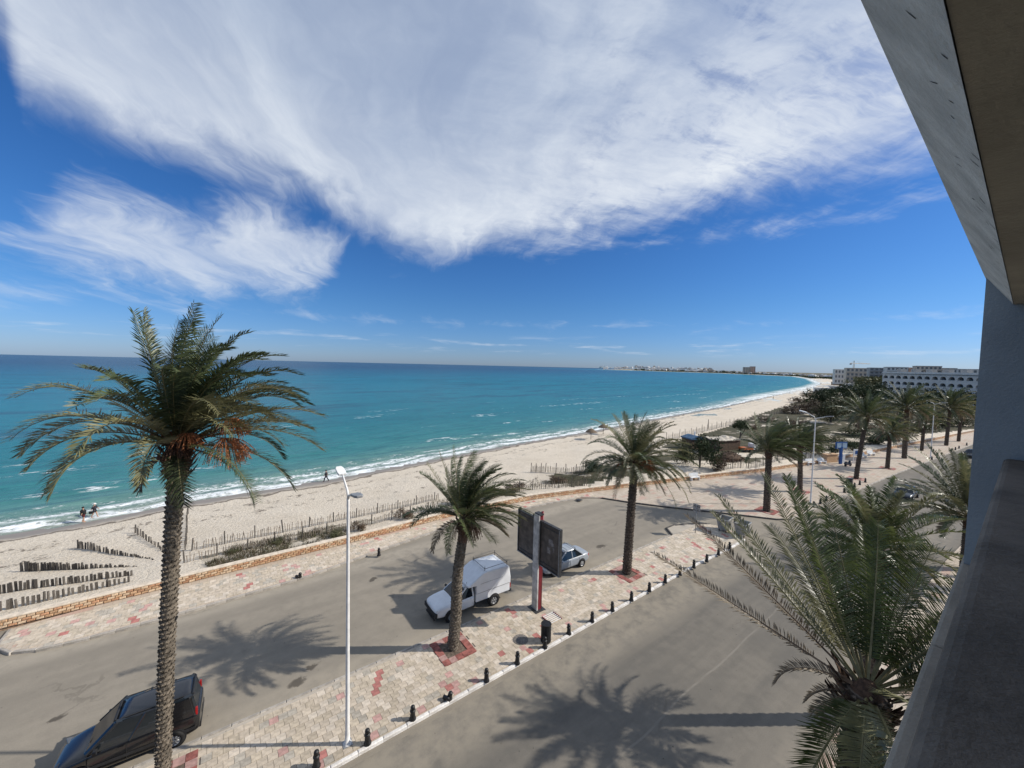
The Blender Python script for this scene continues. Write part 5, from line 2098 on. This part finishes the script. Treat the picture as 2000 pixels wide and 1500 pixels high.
b = PG(1410, 878)
t = thing('reed_hut', 'brown reed-walled hut with a sagging pale roof', 'hut', b, .35)
for (x, y, lx, ly) in ((0, -1.8, 5.6, .12), (0, 1.8, 5.6, .12), (-2.8, 0, .12, 3.5), (2.8, 0, .12, 3.5)):
    w_ = MB()
    n = int(max(lx, ly) / .35)
    for k in range(n):
        u = (k + .5) / n - .5
        w_.box((x + (u * lx if lx > ly else 0), y + (u * ly if ly > lx else 0), 1.1 + R_.uniform(-.06, .06)), (.33 if lx > ly else .1, .33 if ly > lx else .1, 2.3))
    w_.build('reed_wall', m_reed, t)
rf = MB()
for i in range(9):
    for j in range(6):
        pass
vs = [(-3.1 + 6.2 * i / 8, -2.1 + 4.2 * j / 5, 2.35 + R_.uniform(-.12, .22)) for i in range(9) for j in range(6)]
rf.add(vs, [(i * 6 + j, i * 6 + j + 1, (i + 1) * 6 + j + 1, (i + 1) * 6 + j) for i in range(8) for j in range(5)])
o = rf.build('roof', m_palesheet, t)
fixn(o)
q_ = o.modifiers.new('sol', 'SOLIDIFY')
q_.thickness = .12

b = PG(1353, 874)
t = thing('blue_hut', 'hut covered with a blue tarpaulin left of the reed hut', 'hut', b, .3)
MB().box((0, 0, 1.0), (3.4, 2.8, 2.0)).build('wall', m_reed, t)
MB().prism([(-1.9, 2.0), (1.9, 2.0), (1.9, 2.2), (0, 2.75), (-1.9, 2.25)], -1.6, 1.6, axis='y').build('tarpaulin', m_blue, t)
MB().box((.7, -1.43, .9), (.8, .06, 1.8)).build('door', m_reed, t)
MB().tube([(.4, 0, 2.5), (.4, 0, 3.5)], .12, 8).build('chimney', m_white, t)

b = PG(1424, 897)
t = thing('thatch_heap', 'dark collapsed heap of thatch below the reed hut', 'thatch heap', b, .2)
hp = MB()
rr_ = random.Random(5)
for _ in range(420):
    u, v = rr_.uniform(-1, 1), rr_.uniform(-1, 1)
    z = 1.5 * max(0, 1 - u * u) * max(0, 1 - v * v)
    p = Vector((u * 2.6, v * 1.7, z * rr_.uniform(.5, 1)))
    d = Vector((rr_.uniform(-1, 1), rr_.uniform(-.6, .6), rr_.uniform(-.5, .3))).normalized() * rr_.uniform(.4, .9)
    hp.tube([p - d * .5, p + d * .5], .04, 3)
hp.build('straw', m_reed, t)
MB().lathe([(1.9, 0), (1.6, .6), (1.0, 1.0), (.2, 1.25)], 14).build('core', m_reed, t, True).scale = (1.3, .85, 1)

b = PG(1462, 882)
t = thing('small_truck', 'small orange truck with a white cab parked behind the wall', 'truck', b, .25)
MB().box((-.7, 0, .72), (2.3, 1.4, .35)).build('bed', mat('orange_paint', (.45, .13, .04), .6, .2, 3), t)
bevel(MB().prism([(.5, .5), (1.7, .5), (1.72, 1.0), (1.45, 1.6), (.5, 1.65)], -.7, .7, axis='y').build('cab', m_white, t), .05)
MB().box((1.56, 0, 1.28), (.16, 1.2, .36), M=Matrix.Rotation(-.5, 3, 'Y')).build('windscreen', m_glass, t)
for x in (-1.3, 1.1):
    for y in (-.7, .7):
        MB().tube([(x, y - .1, .33), (x, y + .1, .33)], .33, 14).build('wheel', m_rubber, t)

# information board and white sign by the wall
b = P(1641, 906, KZ)
t = thing('notice_board', 'blue notice board with white panels standing by the stone wall', 'notice board', b, ROAD - .5)
MB().box((0, 0, 1.5), (.34, .3, 3.0)).build('mast', m_board_blue, t)
MB().box((.0, 0, 3.2), (2.1, .22, 1.1)).build('board', m_board_blue, t)
for x in (-.52, .52):
    MB().box((x, -.115, 3.2), (.86, .02, .8)).build('white_panel', mat('panel_blue_white', (.35, .48, .6), .5, .1, 2), t)
MB().box((.55, -.05, .9), (.5, .08, 1.5)).build('side_panel', m_white, t)
b = P(1671, 905, KZ)
t = thing('display_board', 'white display board just left of the leaning palm', 'display board', b, ROAD - .5)
for x in (-.5, .5):
    MB().box((x, 0, 1.2), (.08, .08, 2.4)).build('leg', m_pole_white, t)
MB().box((0, 0, 1.9), (1.0, .08, 1.1)).build('panel', m_white, t)
MB().box((0, -.045, 1.9), (.5, .01, .6)).build('notice', m_board_blue, t)

# scooter between the two boards
b = P(1656, 911, KZ)
t = thing('scooter', 'dark motor scooter parked between the blue board and the white board', 'scooter', b, ROAD - .3)
for x in (-.62, .62):
    w_ = MB().lathe([(.14, -.05), (.26, -.05), (.28, 0), (.26, .05), (.14, .05), (.14, -.05)], 18).build('wheel', m_rubber, t, True)
    w_.location = (x, 0, .28)
    w_.rotation_euler = (PI / 2, 0, 0)
MB().tube([(.62, 0, .28), (.45, 0, .85), (.40, 0, 1.05)], [.035, .04, .03], 7).build('fork', m_dark_steel, t)
MB().tube([(.40, -.32, 1.08), (.40, .32, 1.08)], .018, 6).build('handlebar', m_dark_steel, t)
bevel(MB().prism([(.5, .35), (.42, .95), (.36, .95), (.2, .4), (-.1, .34), (-.2, .62), (-.8, .66), (-.85, .45), (-.3, .28), (.3, .26)], -.14, .14, axis='y').build('body', mat('scooter_paint', (.03, .035, .05), .35, .1, 3), t), .02)
bevel(MB().box((-.45, 0, .74), (.62, .26, .12)).build('seat', m_plastic, t), .03)

# white plastic benches along the wall
def bench(q, label):
    t = thing('white_bench', label, 'bench', P(*q, KZ), ROAD - .35, 'white benches along the stone wall')
    MB().box((0, 0, .45), (1.5, .45, .06)).build('seat', m_white, t)
    o = MB().box((0, .24, .75), (1.5, .06, .5)).build('backrest', m_white, t)
    o.rotation_euler = (-.12, 0, 0)
    for x in (-.62, .62):
        MB().box((x, 0, .22), (.08, .42, .42)).build('leg', m_white, t)
        MB().box((x, .02, .66), (.06, .42, .05)).build('armrest', m_white, t)


for q, lab in (((1357, 938), 'white bench against the wall behind the drooping palm'), ((1583, 908), 'white bench at the wall just right of the left double lamp'), ((1606, 906), 'white bench left of the blue notice board'),
               ((1686, 895), 'white bench right of the leaning palm trunk'), ((1702, 890), 'white bench farther right along the wall beside the short palm')):
    bench(q, lab)
# brick pier by the board
o = MB().box((0, 0, .65), (2.6, .7, 1.3)).box((0, 0, 1.36), (2.8, .9, .12)).build('brick_pier', m_stone[0])
o.location = P(1621, 902, KZ)
o.rotation_euler = (0, 0, ROAD - .35)
tag(o, 'square stone pier of the wall left of the blue notice board', 'wall pier')


# ------------------------------------------------------------------ hotel and town
m_hotel = mat('hotel_white', (.58, .56, .52), .85, .05, .3)
m_hotel2 = mat('hotel_grey', (.32, .32, .31), .85, .08, .3)
m_house = [mat('house_white', (.80, .78, .74), .9, .05, .2, objvar=.12), mat('house_cream', (.50, .43, .35), .9, .08, .2, objvar=.15), mat('house_pink', (.5, .36, .29), .9, .08, .2, objvar=.15)]
m_dark_open = mat('opening_dark', (.15, .16, .165), .6, .2, .5)
m_roofgrey = mat('roof_grey', (.35, .33, .31), .9, .1, .5)


def arch_front(nb, nf, bw, fh, t, z0, depth=1.3, aw=3.1, spring=1.35):
    wl = MB()
    r = aw / 2
    nseg = 8
    pane = MB()
    av = [(r, .55), (r, spring)] + [(r * math.cos(PI * k / nseg), spring + r * .85 * math.sin(PI * k / nseg)) for k in range(1, nseg)] + [(-r, spring), (-r, .55)]
    me_pane = MB().add([(x, depth, z) for x, z in av], [tuple(range(len(av)))]).mesh('arch_shade', m_dark_open)  # dark pane stands for the shade inside each arched balcony
    bal = MB().box((0, .12, .42), (aw, .1, .8)).mesh('balustrade', m_hotel)
    door = MB().box((0, depth - .06, 1.3), (1.3, .06, 1.9)).mesh('window', m_glass)
    for f in range(nf):
        for k in range(nb):
            cx, cz = (k + .5) * bw, z0 + f * fh
            x0, x1, zt = -bw / 2, bw / 2, fh
            pts = [(r, .02)] + [(r, spring)] + [(r * math.cos(PI * j / nseg), spring + r * .85 * math.sin(PI * j / nseg)) for j in range(1, nseg)] + [(-r, spring), (-r, .02)]
            outer = []
            for (x, z) in pts:
                if z <= .02:
                    outer.append((x1 if x > 0 else x0, 0))
                elif abs(x) >= r - 1e-6:
                    outer.append((x1 if x > 0 else x0, z))
                else:
                    u = x / r
                    outer.append((x1 * u * 1.0 if abs(u) < .93 else (x1 if u > 0 else x0), zt))
            outer[1] = (x1, spring)
            outer[-2] = (x0, spring)
            n = len(pts)
            vs = [(cx + x, 0, cz + z) for x, z in pts] + [(cx + x, 0, cz + z) for x, z in outer] + [(cx + x, depth, cz + z) for x, z in pts] + [(cx + x1, 0, cz + zt), (cx + x0, 0, cz + zt)]
            fs = [(i, i + 1, n + i + 1, n + i) for i in range(n - 1)] + [(i, 2 * n + i, 2 * n + i + 1, i + 1) for i in range(n - 1)]
            fs += [(n + 1, n + 2, 3 * n), (2 * n - 2, 3 * n + 1, 2 * n - 3)]
            wl.add(vs, fs)
            o = link('arch_shade', me_pane, t)
            o.location = (cx, 0, cz)
            o = link('balustrade', bal, t)
            o.location = (cx, 0, cz)
            o = link('window', door, t)
            o.location = (cx, 0, cz)
    wl.build('arcade_wall', m_hotel, t)


HA, HB = Vector((237, 246, 0)), Vector((233, 175, 0))
d = (HB - HA)
t = thing('arcaded_hotel', 'long white hotel with rows of arched balconies behind the palms', 'hotel', (HA.x, HA.y, 0), math.atan2(d.y, d.x))
arch_front(16, 4, 4.3, 3.6, t, 1.6)
MB().box((34.4, 8.9, 8.2), (68.8, 15.0, 16.4)).build('wall', m_hotel, t)
MB().box((34.4, .5, .79), (68.8, 1.6, 1.58)).build('plinth', m_hotel, t)
MB().box((34.4, 8.0, 16.5), (69.4, 17.2, .5)).build('roof', m_hotel, t)
MB().box((34.4, .02, 17.0), (69.0, .3, .8)).build('roof_parapet', m_hotel, t)
for k in range(7):
    MB().box((6 + k * 9, 6, 18.0), (3.2, 3.0, 2.4)).build('roof_house', m_hotel2, t)


def horizon_y(x):
    return 714.7 + .0232 * (x - 1000)


def block(x0, x1, ytop, Y, m, label, floors, group=None, name='apartment_block', cols=5, zb=0.0, depth=14, band=True, cat='building'):
    ctr = PY((x0 + x1) / 2, ytop, Y)
    w = (x1 - x0) / FPX * Y
    yaw = -math.atan2(ctr.x, Y) * .75
    h = ctr.z - zb
    t = thing(name, label, cat, (ctr.x, ctr.y, zb), yaw, group)
    MB().box((0, depth / 2, h / 2), (w, depth, h)).build('wall', m, t)
    MB().box((0, depth / 2, h + .2), (w + .4, depth + .4, .4)).build('roof', m_roofgrey if R_.random() < .4 else m, t)
    fh = h / floors
    wm = MB().box((0, -.03, 0), (w / cols * .55, .10, fh * .5)).mesh('window', m_dark_open)
    for f in range(floors):
        if band:
            MB().box((0, -.55, f * fh + fh * .12), (w * .98, 1.1, .9)).build('balcony', m, t)
        for c in range(cols):
            o = link('window', wm, t)
            o.location = ((c + .5) * w / cols - w / 2, 0, f * fh + fh * .58)
    return t


block(1635, 1664, 722, 560, m_hotel, 'pale low block at the left end of the skyline beside the crane', 3, cols=6)
block(1660, 1704, 719.5, 500, m_house[1], 'cream block right under the tower crane', 4, cols=7)
block(1706, 1748, 719, 430, m_hotel2, 'grey block with long balcony bands left of the arcaded hotel', 6, cols=6)
block(1738, 1768, 717.5, 380, m_hotel, 'white block rising behind the left end of the arcaded hotel', 6, cols=5)
block(1766, 1797, 718.5, 400, m_house[2], 'pinkish block on the skyline behind the arcaded hotel', 5, cols=5)
block(1797, 1832, 715.5, 380, m_house[1], 'tall cream block highest on the skyline behind the hotel', 6, cols=6)
block(1830, 1862, 719.5, 400, m_hotel2, 'grey block right of the tall cream block', 5, cols=5)
block(1862, 1908, 721.5, 360, m_hotel, 'wide white block at the right end of the skyline', 5, cols=7)
block(1453, 1465, 717.2, 2300, m_house[1], 'left one of the twin far tower blocks on the bay', 9, cols=3, depth=25, band=False, name='tower_block', zb=2)
block(1466, 1475, 715.8, 2320, m_house[2], 'right, taller one of the twin far tower blocks', 10, cols=3, depth=25, band=False, name='tower_block', zb=2)
# beach club: low white buildings by the sand
for (x0, x1, yb, yt, lab) in ((1592, 1618, 768, 757, 'low white beach building nearest the waterline'), (1622, 1652, 764, 754, 'low white beach building with a dark doorway beside the tall far palm'), (1626, 1644, 752, 746, 'brown reed shelter behind the low beach buildings'),
                              (1655, 1682, 762, 751, 'white beach pavilion in the middle of the beach club'), (1684, 1712, 758, 746, 'white beach pavilion with a raised flat roof'), (1700, 1728, 766, 757, 'white low building at the right end of the beach club')):
    g = PG((x0 + x1) / 2, yb)
    Y = g.y
    w = (x1 - x0) / FPX * Y
    h = (yb - yt) / FPX * Y
    t = thing('beach_pavilion', lab, 'beach building', g, -math.atan2(g.x, g.y) * .8)
    mm = m_reed if 'reed' in lab else m_house[0]
    MB().box((0, 3, h * .45), (w * .92, 6, h * .9)).build('wall', mm, t)
    MB().box((0, 2.6, h * .94), (w, 7.4, h * .1)).build('roof', m_house[0] if 'reed' not in lab else m_straw, t)
    for k in range(4):
        MB().box((-w * .36 + k * w * .24, -.02, h * .4), (w * .13, .12, h * .5)).build('window', m_dark_open, t)

# tower crane
b = PY(1667, 724, 640)
t = thing('tower_crane', 'thin tower crane standing over the skyline', 'crane', (b.x, b.y, 8))
hz_ = PY(1667, 710.5, 640).z - 8
m_crane = mat('crane_steel', (.45, .36, .25), .6, .1, 1)
def truss(a, c, w, n, name):
    a, c = Vector(a), Vector(c)
    dd = (c - a).normalized()
    s1 = dd.cross(Vector((0, 1, 0))).normalized()
    s2 = dd.cross(s1)
    mb = MB()
    cs = [s1 * w + s2 * w, s1 * w - s2 * w, -s1 * w - s2 * w, -s1 * w + s2 * w]
    for q in cs:
        mb.tube([a + q, c + q], .16, 4)
    for k in range(n):
        p0, p1 = a.lerp(c, k / n), a.lerp(c, (k + 1) / n)
        for i in range(4):
            mb.tube([p0 + cs[i], p1 + cs[(i + 1) % 4]], .09, 3, cap=False)
    return mb.build(name, m_crane, t)
truss((0, 0, 0), (0, 0, hz_), .75, 16, 'mast')
truss((0, 0, hz_ + .8), (36, 10, hz_ + .8), .55, 20, 'jib')
truss((0, 0, hz_ + .8), (-8, -2, hz_ + .8), .55, 5, 'counter_jib')
MB().box((-7, -1.8, hz_ - .6), (2.4, 1.4, 2.2)).build('counterweight', m_roofgrey, t)
MB().tube([(0, 0, hz_ + 1), (0, 0, hz_ + 5)], .5, 5).build('apex', m_crane, t)
MB().tube([(0, 0, hz_ + 5), (24, 6.7, hz_ + 1.2)], .08, 4).tube([(0, 0, hz_ + 5), (-7, -1.9, hz_ + 1.2)], .08, 4).build('stay', m_crane, t)

# white town on the headland, house by house
hm = []
for k in range(6):
    r = random.Random(k)
    mb = MB().box((0, 0, .5), (1, 1, 1)).box((r.uniform(-.2, .2), r.uniform(-.2, .2), 1.12), (r.uniform(.3, .55), r.uniform(.3, .5), .25))
    if k % 2:
        mb.box((.62, .1, .33), (.5, .7, .66))
    for i in range(4):
        mb.box((-.36 + i * .24, -.5, .68), (.10, .02, .16), m=1).box((-.36 + i * .24, -.5, .28), (.10, .02, .16), m=1)
    hm.append(mb.mesh('house', [m_house[0] if k < 4 else m_house[1], m_dark_open]))
sx = [p[0] for p in S_PIX[14:]][::-1]
sY = [P(*p, SEA_Z).y for p in S_PIX[14:]][::-1]
rt = random.Random(77)
for i in range(210):
    x = rt.uniform(1168, 1395) if i < 130 else rt.uniform(1380, 1640)
    Ys = float(np.interp(x, sx[:-1], sY[:-1]))
    row = rt.random()
    Y = Ys * (1.02 + .20 * row) + 25
    gx = (x - 1000) / FPX * Y
    zb = max(land_z(gx, Y), 0) + row * (20 if i < 130 else 3) * (Ys / 3500) + 1
    if i < 130:
        wd_, hh = rt.uniform(12, 38) * (Ys / 4000) ** .5, rt.uniform(9, 24) * (Ys / 4500)
    else:
        wd_, hh = rt.uniform(9, 20), rt.uniform(4, 8)
    o = link('house', hm[rt.randrange(6) if i > 130 else rt.choice((0, 1, 2, 3, 0, 5))])
    o.location = (gx, Y, zb - 1)
    o.scale = (wd_, wd_ * .8, hh + 1)
    o.rotation_euler = (0, 0, rt.uniform(-.3, .3) - math.atan2(gx, Y))
    tag(o, 'small pale flat-roofed house in the distant town on the headland' if i < 130 else 'small pale house among the dark trees along the far bay', 'house', 'houses of the headland town' if i < 130 else 'houses along the far bay')

# the belt of dark trees below and between the houses reads as one mass
wood = MB()
for i in range(5200):
    x = 1235 + 405 * rt.random() ** .8
    Ys = float(np.interp(x, sx[:-1], sY[:-1]))
    Y = Ys * (1.012 + .20 * rt.random() ** 1.5) + 30
    gx = (x - 1000) / FPX * Y
    z = max(land_z(gx, Y), 0)
    s = rt.uniform(2.2, 5.0) * (Ys / 2200) ** .5
    for k in range(4):
        a = Vector((rt.gauss(0, 1), rt.gauss(0, 1), rt.gauss(0, .8))).normalized() * s * .7
        b_ = a.cross(Vector((rt.gauss(0, 1), rt.gauss(0, 1), rt.gauss(0, 1)))).normalized() * s * .6
        p = Vector((gx + rt.uniform(-1, 1) * s, Y + rt.uniform(-1, 1) * s, z + s * rt.uniform(.1, .9)))
        wood.add([p - a, p + b_, p + a, p - b_], [(0, 1, 2, 3)])
tag(wood.build('far_trees', m_bush[0]), kind='stuff')
scr = MB()
for i in range(7500):
    x = rt.uniform(1560, 1915)
    y = rt.uniform(756, 768) if x > 1630 else rt.uniform(738, 752)
    p0 = P(x, y, .5)
    if shore_dist(np.array([p0.x]), np.array([p0.y]))[0] > -45:
        continue
    z = land_z(p0.x, p0.y)
    s = rt.uniform(1.0, 2.6)
    top = rt.random() ** .9 * (12.5 if x < 1735 else 7) if x > 1630 else 0
    for k in range(4):
        a = Vector((rt.gauss(0, 1), rt.gauss(0, 1), rt.gauss(0, .8))).normalized() * s * .6
        b_ = a.cross(Vector((rt.gauss(0, 1), rt.gauss(0, 1), rt.gauss(0, 1)))).normalized() * s * .5
        p = Vector((p0.x + rt.uniform(-1, 1) * s, p0.y + rt.uniform(-1, 1) * s, z + top + s * rt.uniform(.1, .9)))
        scr.add([p - a, p + b_, p + a, p - b_], [(0, 1, 2, 3)])
tag(scr.build('scrub', m_bush[1]), kind='stuff')

# palms round the hotel
for (x, y, ht, lab) in ((1653, 766, 8.5, 'lone tall palm by the low white beach buildings'), (1731, 770, 8, 'palm in front of the left end of the arcaded hotel'), (1816, 772, 10, 'taller palm in front of the middle of the arcaded hotel'),
                        (1832, 776, 6.5, 'shorter palm beside the taller hotel palm'), (1893, 775, 7, 'palm at the right end of the hotel by the column')):
    g = PG(x, y)
    palm('date_palm', lab, g, g + Vector((.3, 0, ht)), setE[::2], .26, .24, 12, 7, m_bark_dark, 'palms round the hotel', stubs=8, rot=x * .1, sc_=1.15, boot=.04, seed=int(x))

# ------------------------------------------------------------------ dune weeds, the small stuff
wd_mb = MB()
rw = random.Random(9)
n = 0
while n < 9000:
    if rw.random() < .75:
        x, y = rw.uniform(380, 960), rw.uniform(960, 1110)
        inn = None
        g = P(x, y, -.6)
        if not inpoly(VEG2, np.array([g.x]), np.array([g.y]))[0]:
            continue
    else:
        x, y = rw.uniform(960, 1400), rw.uniform(890, 975)
        g = P(x, y, -.8)
        if not inpoly(VEG, np.array([g.x]), np.array([g.y]))[0]:
            continue
    if fbm(np.array([g.x]), np.array([g.y]), 3.0, 3, 4)[0] < .50:
        n += 1
        continue
    al, pe = toW(g)
    if pe < ipl(WALL, al) + .5:
        continue
    z = land_z(g.x, g.y)
    for k in range(3):
        a = rw.uniform(0, 6.28)
        h = rw.uniform(.12, .42)
        dx, dy = math.cos(a) * h * .6, math.sin(a) * h * .6
        w = .025
        wd_mb.add([(g.x - dy * w / h, g.y + dx * w / h, z - .02), (g.x + dy * w / h, g.y - dx * w / h, z - .02), (g.x + dx, g.y + dy, z + h)], [(0, 1, 2)], rw.randrange(2))
    n += 1
tag(wd_mb.build('dune_grass', [m_bush[1], m_bush[2]]), kind='stuff')
